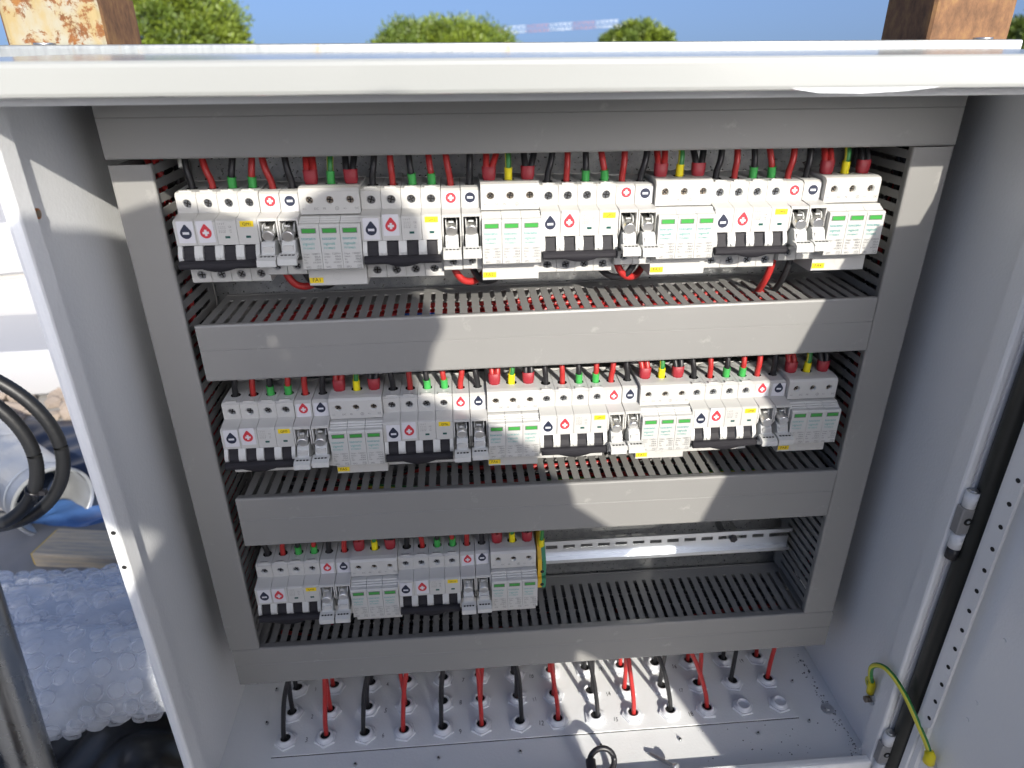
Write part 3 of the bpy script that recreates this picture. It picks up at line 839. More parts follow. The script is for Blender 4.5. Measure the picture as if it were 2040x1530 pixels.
# ---- fuse holder
FP = [(.0640, .0100), (.0150, .0090), (.0115, .0070), (.0112, -.0085), (-.0060, -.0103), (-.0075, -.0112), (-.0075, -.0128), (.0100, -.0128), (.0100, -.0500), (.0030, -.0510), (.0030, -.0640), (.0060, -.0655), (.0640, -.0655)]
def make_fuse(closed):
    e = empty('fuse_holder')
    m = MB(); w = MW-0.0004
    m.prism(FP, 0.0003, w, 'device', skip=(0, 9))
    f = lambda a, z, d: (a, .0030+d, z)
    m.hole_face((0.0003, w, -.0640, -.0510), (MW/2, -.0570), 0.0037, 0.0040, 'device', 'device_grey', f)
    f = lambda a, y, d: (a, y, .0090+(y-.015)*(.001/.049)-d)
    m.hole_face((0.0003, w, .0150, .0640), (MW/2, .0290), 0, 0.010, 'device_grey', 'dark_hole', f, n=8, square=(0.0045, 0.0042))
    # cheeks either side of the open drawer
    ch = [(-.0074, -.0129), (-.0074, -.0300), (-.0030, -.0360), (.0020, -.0480), (.0099, -.0495), (.0099, -.0129)]
    m.prism(ch, 0.0003, 0.0016, 'device'); m.prism(ch, w-0.0013, w, 'device')
    m.box(0.0017, w-0.0014, 0.0088, 0.0098, -.0480, -.0129, 'black_plastic')
    m.build('body', e)
    d = MB(); s = 0.006 if closed else 0.0
    # fuse drawer: throat, plate, pull flap with four slots
    d.prism([(.0080, -.0300), (-.0120+s, -.0290), (-.0150+s, -.0310), (-.0175+s, -.0370), (-.0190+s, -.0385), (-.0190+s, -.0430), (.0050, -.0470)], 0.0030, MW-0.0034, 'device_grey')
    d.box(0.0042, MW-0.0046, -.0180+s, -.0140+s, -.0385, -.0325, 'device', c=0.0005)
    fl = [(-.0180+s, -.0388), (-.0255+s, -.0395), (-.0296+s, -.0415), (-.0300+s, -.0468), (-.0278+s, -.0476), (-.0262+s, -.0432), (-.0180+s, -.0420)]
    d.prism(fl, 0.0006, MW-0.0010, 'guard')
    for k in range(4):
        x = 0.0028+k*0.0033
        d.box(x, x+0.0022, -.0250+s, -.0234+s, -.0395, -.0389, 'dark_hole')
    d.box(0.0060, 0.0108, -.0092+s*.5, -.0070+s*.5, -.0180, -.0165, 'guard', c=0.0003)
    d.prism([(.0050, -.0150), (-.0045, -.0160), (-.0075, -.0200), (-.0060, -.0230), (.0050, -.0230)], 0.0034, 0.0042, 'device_grey'); d.prism([(.0050, -.0150), (-.0045, -.0160), (-.0075, -.0200), (-.0060, -.0230), (.0050, -.0230)], 0.0132, 0.0140, 'device_grey')
    d.build('drawer', e)
    c = MB(); a = Vector((MW/2-0.0003, .0080, -.0225)); q = Vector((MW/2-0.0003, -.0140+s, -.0258))
    dr = (q-a).normalized()
    c.cyl(a, q-dr*0.0008, 0.0053, 'fuse_cap', n=20, cap0=False, cap1=False); c.cyl(q-dr*0.0008, q, 0.0053, 'fuse_cap', r1=0.0046, n=20, cap0=False)
    c.build('fuse', e)
    instance(SCREW_Z, e, (MW/2, 0.0062, -.0570), (0, random.uniform(0, 3), 0))
    return e

# ---- surge arrester with three plug-in cartridges
SP = [(.0640, .0135), (.0120, .0135), (.0072, .0125), (.0052, .0100), (.0050, -.0100), (.0160, -.0110), (.0160, -.0540), (.0050, -.0560), (.0050, -.0760), (.0080, -.0775), (.0640, -.0775)]
def make_spd():
    e = empty('surge_arrester')
    W = 3*MW-0.0004
    m = MB(); m.prism(SP, 0.0002, W, 'device', skip=(0, 3))
    for k in range(3):
        f = lambda a, z, d: (a, .0052+(.0100-z)*(-.0002/.02)+d, z)
        a0 = 0.0002 if k == 0 else k*MW; a1 = W if k == 2 else (k+1)*MW
        m.hole_face((a0, a1, -.0100, .0100), (k*MW+MW/2, .0022), 0.0036, 0.0036, 'device', 'device_grey', f)
        f = lambda a, y, d: (a, y, .0135-d)
        m.hole_face((a0, a1, .0120, .0640), (k*MW+MW/2, .0260), 0, 0.010, 'device_grey', 'dark_hole', f, n=8, square=(0.0056, 0.0050))
    m.build('base', e)
    for k in range(3): instance(SCREW_B, e, (k*MW+MW/2, 0.0080, .0022), (0, random.uniform(0, 3), 0))
    c = MB()
    cp = [(.0158, -.0112), (-.0002, -.0108), (-.0012, -.0124), (-.0030, -.0124), (-.0040, -.0138), (-.0058, -.0138), (-.0068, -.0150), (-.0112, -.0155), (-.0122, -.0168), (-.0124, -.0555), (-.0112, -.0565), (.0158, -.0538)]
    c.prism(cp, 0.00015, MW-0.00025, 'cartridge')
    c0 = c.build('cartridge', e)
    wn = MB(); y = -.01255
    for (xa, xb, za, zb) in ((.0024, .0030, -.0232, -.0186), (.0146, .0152, -.0232, -.0186), (.0030, .0146, -.0232, -.0227), (.0030, .0146, -.0191, -.0186)):
        wn.box(xa, xb, y-.0003, y+.0001, za, zb, 'ink_grey')
    wn.box(.0030, .0146, y-.0001, y+.0001, -.0227, -.0191, 'window_green')
    p = MB(); y = -.01262
    p.text('toscano', .0016, -.0290, y, 'ink_teal', width=.0124)
    p.text('vigivolt', .0022, -.0336, y, 'ink_teal_light', width=.0106)
    p.text('FV1000/3', .0026, -.0374, y, 'ink_teal_light', width=.0096)
    for k, (a, b_) in enumerate((('Ucpv:', '1200V='), ('Imax.:', '40kA'), ('In:', '20kA'), ('Up:', '\u22644,0kV'))):
        z = -.0425-k*.0026
        p.text(a, .0020, z, y, 'ink_grey', size=.0024); p.text(b_, .0166, z, y, 'ink_grey', size=.0025, align='r')
    p.text('SPD', .0028, -.0548, y, 'ink_grey', width=.0042)
    p.text('T2', .0131, -.0547, y, 'ink_grey', width=.0028)
    for q in ((.0126, .0164, -.0553, -.0551), (.0126, .0164, -.0525, -.0523), (.0126, .0128, -.0551, -.0525), (.0162, .0164, -.0551, -.0525)):
        p.poly([(q[0], y, q[2]), (q[1], y, q[2]), (q[1], y, q[3]), (q[0], y, q[3])], 'ink_grey')
    wn.build('window', c0); p.build('print', c0)
    for k in (1, 2):
        t = copy_tree(c0, e); t.location = (k*MW, 0, 0)
    p = MB(); y = .00485
    for k, (a, b_) in enumerate((('+/-', 'DC'), ('PE', None), ('+/-', 'DC'))):
        p.text(a, k*MW+.0026, -.0060, y, 'ink_grey', size=.0028)
        if b_: p.text(b_, k*MW+.0166, -.0060, y, 'ink_grey', size=.0028, align='r')
        else:
            cx, cz = k*MW+.0150, -.0050
            for i in range(14):
                t0, t1 = 2*math.pi*i/14, 2*math.pi*(i+1)/14
                p.poly([(cx+.0017*math.cos(t0), y, cz+.0017*math.sin(t0)), (cx+.0017*math.cos(t1), y, cz+.0017*math.sin(t1)), (cx+.0014*math.cos(t1), y, cz+.0014*math.sin(t1)), (cx+.0014*math.cos(t0), y, cz+.0014*math.sin(t0))], 'ink_grey')
            for (xa, xb, za, zb) in ((-.00012, .00012, -.0002, .0012), (-.0009, .0009, -.0004, -.0002), (-.0005, .0005, -.0008, -.0006)):
                p.poly([(cx+xa, y, cz+za), (cx+xb, y, cz+za), (cx+xb, y, cz+zb), (cx+xa, y, cz+zb)], 'ink_grey')
    p.build('print', e)
    p = MB(); cx, cz = 0.0262, -.0675; y = .00485
    for i in range(24):
        t0, t1 = 2*math.pi*i/24, 2*math.pi*(i+1)/24
        p.poly([(cx+.0036*math.cos(t0), y, cz+.0036*math.sin(t0)), (cx+.0036*math.cos(t1), y, cz+.0036*math.sin(t1)), (cx+.00345*math.cos(t1), y, cz+.00345*math.sin(t1)), (cx+.00345*math.cos(t0), y, cz+.00345*math.sin(t0))], 'ink_faint')
    p.build('knockout_ring', e)
    return e

BR, FO, FC, SD = make_breaker(), make_fuse(False), make_fuse(True), make_spd()
PROTO = [BR, FO, FC, SD]
ROWN = ('top', 'middle', 'bottom')
NEXT = {}
def wire(pts, r, c, label, group, ferrule=None, flen=0.010, cat='wire', n=9):
    """single wire; pts[0] is inside the terminal"""
    P = spline(pts, n)
    base = P[0]
    e = empty('wire', base, label, cat, group)
    M = Matrix.Translation(-base)
    m = MB()
    if c == 'earth': m.tube(P, r, 'earth_green', n=10, m2='earth_yellow')
    else: m.tube(P, r, c, n=9)
    o = m.build('insulation', None, M); o.parent = e
    if ferrule:
        L = 0; Q = [P[0]]
        for i in range(1, len(P)):
            L += (P[i]-P[i-1]).length; Q.append(P[i])
            if L > flen: break
        m = MB(); m.tube(Q, [r*1.22+0.0002]*(len(Q)-1)+[r*1.28+0.0002], ferrule, n=10)
        o = m.build('ferrule', None, M); o.parent = e
    return e
def twin(x, y, z, top, c, dx, label, group):
    e = empty('twin_wire', (x, y, z), label, 'wire', group)
    for s in (-1, 1):
        pts = [(s*0.0024, 0, 0.006), (s*0.0030+dx*0.2, 0.002, 0.016), (s*0.0042+dx*0.6+(random.uniform(-.003, .003)), 0.012, top*0.55), (s*0.0055+dx, 0.026, top)]
        m = MB(); m.tube(spline(pts, 6), 0.0031, c, n=9); o = m.build('insulation', e)
    m = MB()
    pr = []
    for (zz, w, t) in ((-0.002, 0.0040, 0.0034), (0.002, 0.0052, 0.0040), (0.006, 0.0063, 0.0044), (0.0145, 0.0066, 0.0046), (0.0150, 0.0060, 0.0040)):
        pr.append([(w*math.copysign(abs(math.cos(a))**0.6, math.cos(a)), t*math.copysign(abs(math.sin(a))**0.8, math.sin(a))+0.001, zz) for a in [2*math.pi*k/16 for k in range(16)]])
    vs = [p for ring in pr for p in ring]
    m.add(vs, [(r*16+k, r*16+(k+1) % 16, (r+1)*16+(k+1) % 16, (r+1)*16+k) for r in range(4) for k in range(16)], 'sleeve_maroon', True)
    m.build('sleeve', e)
    return e

GROUPS = [(0, k) for k in range(4)]+[(1, k) for k in range(4)]+[(2, k) for k in range(2)]
rn = random.Random(21)
fcount = 0
for gi, (row, k) in enumerate(GROUPS):
    n = gi+1
    x0 = ROWX[row]+k*9*MW; z0 = ROWZ[row]
    pos = ROWN[row]+' row'
    # breaker
    jit = rn.uniform
    def seat(e, x): e.location = (x, jit(-.0006, .0006), z0+jit(-.0004, .0004)); e.rotation_euler = (jit(-.006, .006), jit(-.003, .003), jit(-.003, .003))
    e = copy_tree(BR); seat(e, x0)
    tag(e, 'white four-pole circuit breaker with black handle and yellow label QM%d in the %s' % (n, pos), 'circuit breaker', 'four-pole circuit breakers')
    o = name_label('QM%d' % n).build('name_label', e); o.location = (3*MW+0.0090, -.00725, -.0148)
    jit = rn.uniform
    o = instance(ST_M, e, (MW*0.5+jit(-.001, .0015), -.0076, -.0215+jit(-.0015, .001)), (0, jit(-.05, .08), 0))
    o = instance(ST_P, e, (MW*1.5+jit(-.001, .001), -.0076, -.0205+jit(-.001, .0015)), (0, jit(-.03, .06), 0))
    # two fuse holders
    for j in range(2):
        src = FC if gi in (1,) else FO
        e = copy_tree(src); seat(e, x0+(4+j)*MW)
        if src is FO:
            for ch in e.children:
                if ch.name.startswith('drawer') or ch.name.startswith('fuse'):
                    ch.location = (0, jit(-.0015, .003), jit(-.001, .0005))
        sgn = ('red plus', 'dark minus')[j]
        tag(e, 'narrow white fuse holder with %s sticker right of breaker QM%d' % (sgn, n), 'fuse holder', 'single fuse holders')
        o = instance(((SR_P, SR_M) if row == 0 else (SF_P, SF_M))[j], e, (MW/2+jit(-.0008, .0008), .0110, -.0005+jit(-.0012, .0008)), (0, jit(-.04, .04), 0))
    # surge arrester
    e = copy_tree(SD); seat(e, x0+6*MW)
    tag(e, 'white surge arrester with three green windows and yellow label FA%d in the %s' % (n, pos), 'surge arrester', 'three-cartridge surge arresters')
    o = name_label('FA%d' % n, 0.0125, 0.0052).build('name_label', e); o.location = (0.0068, .0047, -.0712 if row < 2 else -.0590)
    if row == 2: o.location = (0.0068, .0047, -.0600)
    # wires into the tops
    top = {0: 0.062, 1: 0.070, 2: 0.070}[row]
    lean = (0.35 if k == 0 else -0.1*k) if row == 0 else 0
    for j, (c, fe) in enumerate((('wire_black', None), ('wire_red', None), ('wire_black', 'ferrule_green'), ('wire_red', 'ferrule_green'))):
        xx = x0+j*MW+MW/2+0.001; dx = jit(-.007, .007)
        if row == 0: dx = {0: (-.006, -.012, 0.006, 0.004), 1: (.006, -.002, -.004, -.004), 2: (.010, .002, .0, -.007), 3: (.009, .003, 0, -.007)}[k][j]
        pts = [(xx, .029, z0+.000), (xx, .0285, z0+.016), (xx+dx*.35, .030, z0+.030), (xx+dx, .046, z0+top)]
        wire(pts, 0.0030, c, '%s wire%s into the %s terminal of breaker QM%d' % (c[5:], ' with green ferrule' if fe else '', ORD[j], n), 'wires into the breaker tops', fe, 0.019)
    for j in range(2):
        c = ('wire_red', 'wire_black')[j if gi != 8 else 1-j]
        xx = x0+(4+j)*MW+MW/2; dx = jit(-.006, .006)
        if row == 0: dx = {0: (-.012, -.008), 1: (-.006, .002), 2: (.004, .010), 3: (.008, .004)}[k][j]
        pts = [(xx, .029, z0+.000), (xx, .0285, z0+.014), (xx+dx*.4, .030, z0+.030), (xx+dx, .046, z0+top)]
        wire(pts, 0.0031, c, '%s wire into the fuse holder with %s sticker beside QM%d' % (c[5:], ('red plus', 'dark minus')[j], n), 'wires into the fuse holders')
    for j in range(3):
        xx = x0+(6+j)*MW+MW/2
        if j == 1:
            dx = jit(-.002, .003)
            wire([(xx, .026, z0+.004), (xx, .0255, z0+.020), (xx+dx*.5, .028, z0+.034), (xx+dx, .046, z0+top+.004)], 0.0029, 'earth',
                 'green and yellow wire with %s ferrule into surge arrester FA%d' % ('green' if gi == 0 else 'yellow', n), 'earth wires into the surge arresters', 'ferrule_green' if gi == 0 else 'ferrule_yellow', 0.019)
        else:
            twin(xx, .0255, z0+.0105, top-.008, 'wire_red' if j == 0 else 'wire_black', jit(-.004, .004),
                 'pair of %s wires in a dark red sleeve on top of surge arrester FA%d' % ('red' if j == 0 else 'black', n), 'sleeved wire pairs on the surge arresters')
    # wires leaving the bottoms of the fuse holders
    if row == 0:
        for j in range(2):
            c = ('wire_red', 'wire_black')[j]; xx = x0+(4+j)*MW+MW/2; s = 1 if k < 2 else (1 if j == 0 and k == 2 else -1)
            rr = 0.0036 if j == 0 else 0.0033
            pts = [(xx, .030, z0-.060), (xx+s*.001, .029, z0-.072), (xx+s*.009, .030, z0-.0835), (xx+s*.021, .036, z0-.0860), (xx+s*.032, .050, z0-.080), (xx+s*.038, .070, z0-.074)]
            if k == 3: pts = [(xx, .030, z0-.060), (xx-.002, .029, z0-.078), (xx-.004, .034, z0-.095), (xx-.004, .05, z0-.115)]
            wire(pts, rr, c, 'bent %s wire leaving the underside of the fuse holder beside QM%d' % (c[5:], n), 'wires under the fuse holders')
# white tape on the first black wire
tp = MB(); tp.tube(spline([(-.2752, .0335, .7725), (-.2762, .038, .785), (-.277, .042, .80)], 4), 0.0046, 'tape_white', n=10)
tag(tp.build('tape_wrap'), 'white tape wrapped round the leftmost black wire at the top', 'tape')
def drop_tree(o):
    for ch in list(o.children): drop_tree(ch)
    bpy.data.objects.remove(o)
for p in PROTO: drop_tree(p)
for p in (SCREW_Z, SCREW_B, ST_M, ST_P, SF_M, SF_P, SR_M, SR_P): bpy.data.objects.remove(p)

# ---- earth terminal at the end of the bottom row
ex = ROWX[2]+18*MW+0.0035; ez = ROWZ[2]
e = empty('earth_terminal', (ex, 0.056, ez-.035), 'green and yellow earth terminal block at the end of the bottom device row', 'terminal block')
EM = Matrix.Translation((-ex, -0.056, -(ez-.035)))
pf = [(.064, .012), (.034, .012), (.010, -.010), (.008, -.030), (.012, -.0305), (.012, -.0375), (.008, -.038), (.008, -.052), (.020, -.056), (.064, -.056)]
pf = [(y+0.006, z) for y, z in pf]
for (a, b_, c) in ((0, .0046, 'terminal_yellow'), (.0047, .0096, 'terminal_green')):
    m = MB(); m.prism(pf, ex+a, ex+b_, c); 
    m.v = [(v[0], v[1], v[2]+ez) for v in m.v]
    o = m.build('half_shell', None, EM); o.parent = e
for zz in (-.027, -.047):
    m = MB(); m.cyl((ex+.0050, .0139, ez+zz), (ex+.0050, .0136, ez+zz), .0023, 'dark_hole', n=14); o = m.build('screw_hole', None, EM); o.parent = e
m = MB()
for i in range(4):
    zz = -.0135-.0026*i; yy = .016-.002*(-zz-.010)/.020-.0004
    m.poly([(ex+.0050, yy, ez+zz), (ex+.0060, yy, ez+zz), (ex+.0060, yy-.0002, ez+zz-.0012), (ex+.0050, yy-.0002, ez+zz-.0012)], 'ink_black')
o = m.build('print', None, EM); o.parent = e; tag(o, kind='stuff')
wire([(ex+.0052, .030, ez-.004), (ex+.0052, .029, ez+.010), (ex+.0058, .030, ez+.030), (ex+.0065, .044, ez+.066)], .0029, 'earth', 'green and yellow wire into the earth terminal block', 'earth wires into the surge arresters', 'ferrule_yellow', 0.014)

# ================================================================== GLANDS AND FLOOR CABLES
g = MB(); R6 = 0.0152
hexp = [(R6*math.cos(R(60*k+12)), R6*math.sin(R(60*k+12))) for k in range(6)]
hexi = [(0.955*a, 0.955*b_) for a, b_ in hexp]
g.add([(a, b_, 0) for a, b_ in hexp]+[(a, b_, .0018) for a, b_ in hexp]+[(a, b_, .0025) for a, b_ in hexi], [(i, (i+1) % 6, (i+1) % 6+6, i+6) for i in range(6)]+[(i+6, (i+1) % 6+6, (i+1) % 6+12, i+12) for i in range(6)]+[tuple(range(12, 18))], 'gland')
nut = g.build('lock_nut')
g = MB(); n = 24
prof = [(.0118, .0025), (.0112, .0034), (.0094, .0036), (.0093, .0070), (.0087, .0077), (.0074, .0077), (.0066, .0070), (.0066, .0010)]
vs = [(r*math.cos(2*math.pi*k/n), r*math.sin(2*math.pi*k/n), z) for r, z in prof for k in range(n)]
g.add(vs, [(j*n+k, j*n+(k+1) % n, (j+1)*n+(k+1) % n, (j+1)*n+k) for j in range(len(prof)-1) for k in range(n)], 'gland', True)
ring = g.build('thread_ring')
g = MB(); g.cyl((0, 0, .0043), (0, 0, .0046), .0067, 'dark_hole', n=20); hole = g.build('bore')  # dark disc painting the shade deep inside the bore
g = MB(); g.cyl((0, 0, .0009), (0, 0, .0011), .0067, 'gland', n=20); bore2 = g.build('bore')
RN = ('front', 'middle', 'back')
LEAN = [30, 11, 26, 20, 12, -5, -12, -15, -24, -17, -44, -55, 10, 20]
rn = random.Random(4)
for c in range(14):
    colr = ('wire_black', 'wire_red')[c % 2]
    for rr in range(3):
        x = GX0+GPX*c; y = GY[rr]
        has = not (rr == 0 and c > 11)
        e = empty('cable_gland', (x, y, GZ), 'white cable gland in the %s row, %s from the left, %s' % (RN[rr], ORD[c], ('holding a %s cable' % colr[5:]) if has else 'left empty'), 'cable gland', 'white cable glands in the floor plate')
        instance(nut, e, (0, 0, 0.0001), (0, 0, rn.uniform(0, 1))); instance(ring, e, (0, 0, 0)); instance(hole if has else bore2, e, (0, 0, 0))
        if not has: continue
        ln = LEAN[c]*0.00067 if rr == 0 else rn.uniform(-.006, .012)*(1 if c < 6 else -1)
        top = 0.172
        ox, oy = rn.uniform(-.002, .002)+(0.001 if ln < 0 else -.001), rn.uniform(-.002, .002)
        yt = {0: 0.018, 1: 0.045, 2: 0.080}[rr]
        h = top-GZ
        pts = [(x+ox, y+oy, GZ+.002), (x+ox+ln*.12, y+oy+(yt-y)*.15, GZ+h*.25), (x+ox+ln*.5+rn.uniform(-.002, .002), y+(yt-y)*.5, GZ+h*.62), (x+ln*1.0, yt, top)]
        P = spline(pts, 7)
        m = MB(); m.tube(P, 0.0030, colr, n=12)
        o = m.build('cable', None, Matrix.Translation(-P[0])); o.location = P[0]
        tag(o, '%s cable rising from the %s gland of the %s row' % (colr[5:], ORD[c], RN[rr]), 'cable', 'cables rising through the floor glands')
for p in (nut, ring, hole, bore2): bpy.data.objects.remove(p)
# loose things on the cabinet floor
e = empty('loose_screw', (0.205, -0.078, ZF), 'loose silver screw lying on the cabinet floor', 'screw')
m = MB(); a = Vector((0.1815, -0.0600, ZF+.0026)); q = Vector((0.2090, -0.0925, ZF+.0165)); d = (q-a).normalized()
m.cyl(a, a+d*.006, 0.0004, 'zinc', r1=.0020, n=12)
for k in range(18):
    p = a+d*(.006+k*.0021)
    m.cyl(p, p+d*.0010, .0017, 'zinc', r1=.0026, n=12, cap0=False, cap1=False); m.cyl(p+d*.0010, p+d*.0021, .0026, 'zinc', r1=.0017, n=12, cap0=False, cap1=False)
m.cyl(q-d*.002, q+d*.002, .0045, 'zinc', n=12)
o = m.build('shank', None, Matrix.Translation((-0.205, 0.078, -ZF))); o.parent = e
e = empty('tool_handle', (0.115, -0.095, ZF), 'black plastic ring handle of a tool standing at the front of the cabinet floor', 'tool')
TM = Matrix.Translation((-0.115, 0.095, -ZF))
m = MB()
ringp = [(0.1200+0.0155*math.cos(t), -0.0780+0.006*math.sin(t), 0.0720+0.0165*math.sin(t)) for t in [R(20+k*15) for k in range(25)]]
m.tube(ringp, 0.0036, 'black_plastic', n=10); o = m.build('ring', None, TM); o.parent = e
m = MB(); m.tube(spline([(0.1055, -0.0785, 0.0780), (0.1050, -0.084, 0.0765), (0.1060, -0.096, 0.0735), (0.110, -0.112, 0.064), (0.114, -0.118, 0.045)], 5), 0.0062, 'black_plastic', n=10); o = m.build('shaft', None, TM); o.parent = e

# ================================================================== POSTS AND STRUT BEHIND THE CABINET
def post(x0, x1, y0, y1, z1, m_, label):
    e = empty('steel_post', ((x0+x1)/2, (y0+y1)/2, ZG), label, 'steel post', 'rusty square steel posts')
    M = Matrix.Translation((-(x0+x1)/2, -(y0+y1)/2, 0))
    m = MB(); w, c = 0.006, 0.008
    out = []
    for (cx, cy, a0) in ((x1-c, y1-c, 0), (x0+c, y1-c, 90), (x0+c, y0+c, 180), (x1-c, y0+c, 270)):
        for k in range(4): out.append((cx+c*math.cos(R(a0+30*k)), cy+c*math.sin(R(a0+30*k))))
    for k in range(len(out)):
        p, q = out[k], out[(k+1) % len(out)]
        mm = m_ if abs(p[1]-q[1]) < .003 and p[1] < y0+.004 else 'rust'
        m.add([(p[0], p[1], ZG), (q[0], q[1], ZG), (q[0], q[1], z1), (p[0], p[1], z1)], [(0, 1, 2, 3)], mm)
    inn = [((x0+x1)/2+(a-(x0+x1)/2)*0.88, (y0+y1)/2+(b_-(y0+y1)/2)*0.88) for a, b_ in out]
    n = len(out)
    m.add([(a, b_, z1) for a, b_ in out]+[(a, b_, z1) for a, b_ in inn]+[(a, b_, z1-.1) for a, b_ in inn], [(i, (i+1) % n, (i+1) % n+n, i+n) for i in range(n)]+[(i+n, (i+1) % n+n, (i+1) % n+2*n, i+2*n) for i in range(n)], m_)
    o = m.build('tube', None, Matrix.Translation((0, 0, -ZG)) @ M); o.parent = e
    m = MB(); m.box(x0-.05, x1+.05, y0-.05, y1+.05, ZG, ZG+.01, 'rust', c=.002)
    o = m.build('base_plate', None, Matrix.Translation((0, 0, -ZG)) @ M); o.parent = e
    return e
post(-0.4915, -0.3905, 0.205, 0.305, 0.9185, 'rust_painted', 'rusty square steel post with peeling cream paint behind the cabinet')
post(0.5095, 0.6090, 0.205, 0.305, 1.05, 'rust', 'brown rusted square steel post at the right behind the cabinet')
e = empty('support_strut', (0.0, 0.18, 0.845), 'galvanised steel strut running behind the white cabinet roof', 'steel strut')
m = MB(); pr = [(-.0155, -.030), (-.0155, .0245), (-.0145, .0270), (-.012, .0280), (.020, .0280), (.020, -.030)]
m.prism([(y+.0, z) for y, z in pr], -0.80, 0.594, 'strut_galv'); m.build('rail', e)
for x in (-0.44, 0.558):
    m = MB(); m.cyl((x, .0, .0281), (x, .0, .0300), .010, 'zinc', n=20); m.cyl((x, -.0157, -.002), (x, -.022, -.002), .008, 'zinc', n=6, smooth=False); m.build('bolt', e)

# ================================================================== TREES
def pine(name, base, top_z, cx, cy, rx, rz, cz, nclump, seed, label, leaf, per=70, ls=0.16):
    rn = random.Random(seed)
    e = empty('pine_tree', base, label, 'tree', 'pine trees beyond the terrace')
    bx, by, bz = base
    m = MB()
    m.tube(spline([(0, 0, 0), (.15, .1, (cz-bz)*.4), ((cx-bx)*.6, (cy-by)*.6, (cz-bz)*.8), (cx-bx, cy-by, cz-bz)], 6), [0.28*(1-.6*i/18) for i in range(19)], 'tree_bark', n=10)
    for k in range(14):
        a = rn.uniform(0, 6.28); q = rn.uniform(.4, .85)
        s = Vector((cx-bx, cy-by, (cz-bz)*rn.uniform(.82, .98)))
        t = Vector((cx-bx+rx*q*math.cos(a), cy-by+rx*q*math.sin(a), cz-bz+rz*rn.uniform(-.1, .55)))
        m.tube(spline([s, (s+t)/2+Vector((0, 0, -.1)), t], 4), [.07-.055*i/8 for i in range(9)], 'tree_bark', n=6)
    m.build('trunk', e)
    m = MB(); m.fixn = False
    vs = []; fs = {'pine_leaf': [], 'pine_leaf_light': []}
    allv = {'pine_leaf': [], 'pine_leaf_light': []}
    for k in range(nclump):
        # clumps sit mostly on the outer shell of an umbrella shaped crown
        a = rn.uniform(0, 6.283); cphi = rn.uniform(-.35, 1.0); q = rn.uniform(.55, 1.0)**.5
        sp = math.sqrt(max(0, 1-cphi*cphi))
        c = Vector((cx-bx+rx*q*sp*math.cos(a), cy-by+rx*q*sp*math.sin(a), cz-bz+rz*q*cphi*(1.0 if cphi > 0 else .6)))
        R_ = rx*rn.uniform(.12, .24)
        lf = leaf if rn.random() < .62 else ('pine_leaf' if leaf == 'pine_leaf_light' else 'pine_leaf_light')
        for j in range(per):
            d = Vector((rn.gauss(0, 1), rn.gauss(0, 1), rn.gauss(0, 1)))
            if d.length < .1: continue
            d.normalize(); d.z = d.z*.8+.12
            p = c+d*R_*rn.uniform(.5, 1.05)*Vector((1, 1, .75)).length/1.6
            o = (d+Vector((rn.uniform(-.5, .5), rn.uniform(-.5, .5), rn.uniform(-.1, .7)))).normalized()
            w = o.orthogonal(); w.rotate(Matrix.Rotation(rn.uniform(0, 6.28), 3, o)); w *= ls*.16
            L = ls*rn.uniform(.6, 1.2)
            A = allv[lf]; i = len(A)
            A += [tuple(p-w), tuple(p+w), tuple(p+o*L+w*.5), tuple(p+o*L-w*.5)]
            fs[lf].append((i, i+1, i+2, i+3))
    for lf in allv: m.add(allv[lf], fs[lf], lf)
    me = bpy.data.meshes.new('crown'); me.from_pydata(m.v, [], m.f)
    for k in m.mats: me.materials.append(MATS[k])
    me.polygons.foreach_set('material_index', m.m); me.update()
    o = bpy.data.objects.new('crown', me); col.objects.link(o); o.parent = e
    tag(o, kind='stuff')
pine('a', (-7.4, 18.6, -7), 0, -7.4, 18.6, 2.35, 2.0, 0.75, 320, 1, 'bright green pine tree beyond the cream painted post', 'pine_leaf_light', ls=.095, per=230)
pine('b', (-0.3, 28.6, -7), 0, -0.3, 28.6, 2.95, 1.6, 0.05, 300, 2, 'broad olive green umbrella pine in the middle of the skyline', 'pine_leaf_light', ls=.12, per=210)
pine('c', (8.6, 34.6, -7), 0, 8.6, 34.6, 1.8, 1.35, 0.40, 150, 3, 'small dark green pine right of the crane', 'pine_leaf', ls=.14, per=170)
pine('d', (17.6, 20.6, -7), 0, 17.6, 20.6, 1.6, 1.5, 0.45, 130, 4, 'green pine at the right edge beyond the brown post', 'pine_leaf', ls=.11, per=150)
# far crane jib
e = empty('tower_crane', (36.4, 165.9, -7), 'faint red and white crane jib far off between the pines', 'crane')
a = Vector((6.5, 167.6, 3.85)); d_ = Vector((36.5, 165.9, 5.35))-a
m = MB(); m.box(35.8, 37.0, 165.3, 166.5, -7, 5.1, 'crane_white', M=Matrix.Translation((-36.4, -165.9, 7))); m.build('mast', e)
N = 6
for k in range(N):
    m = MB(); p = a+d_*(k/N); q = a+d_*((k+1)/N-.002); c_ = ('crane_red_hazed', 'crane_white')[k % 2]
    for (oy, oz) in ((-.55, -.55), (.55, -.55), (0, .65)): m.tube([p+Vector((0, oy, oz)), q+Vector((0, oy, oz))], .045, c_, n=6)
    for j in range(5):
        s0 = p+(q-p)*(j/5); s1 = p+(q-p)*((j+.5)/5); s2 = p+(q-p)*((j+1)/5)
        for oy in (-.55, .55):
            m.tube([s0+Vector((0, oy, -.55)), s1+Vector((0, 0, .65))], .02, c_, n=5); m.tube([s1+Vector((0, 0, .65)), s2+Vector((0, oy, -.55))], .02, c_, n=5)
    o = m.build('jib_section', None, Matrix.Translation((-36.4, -165.9, 7))); o.parent = e

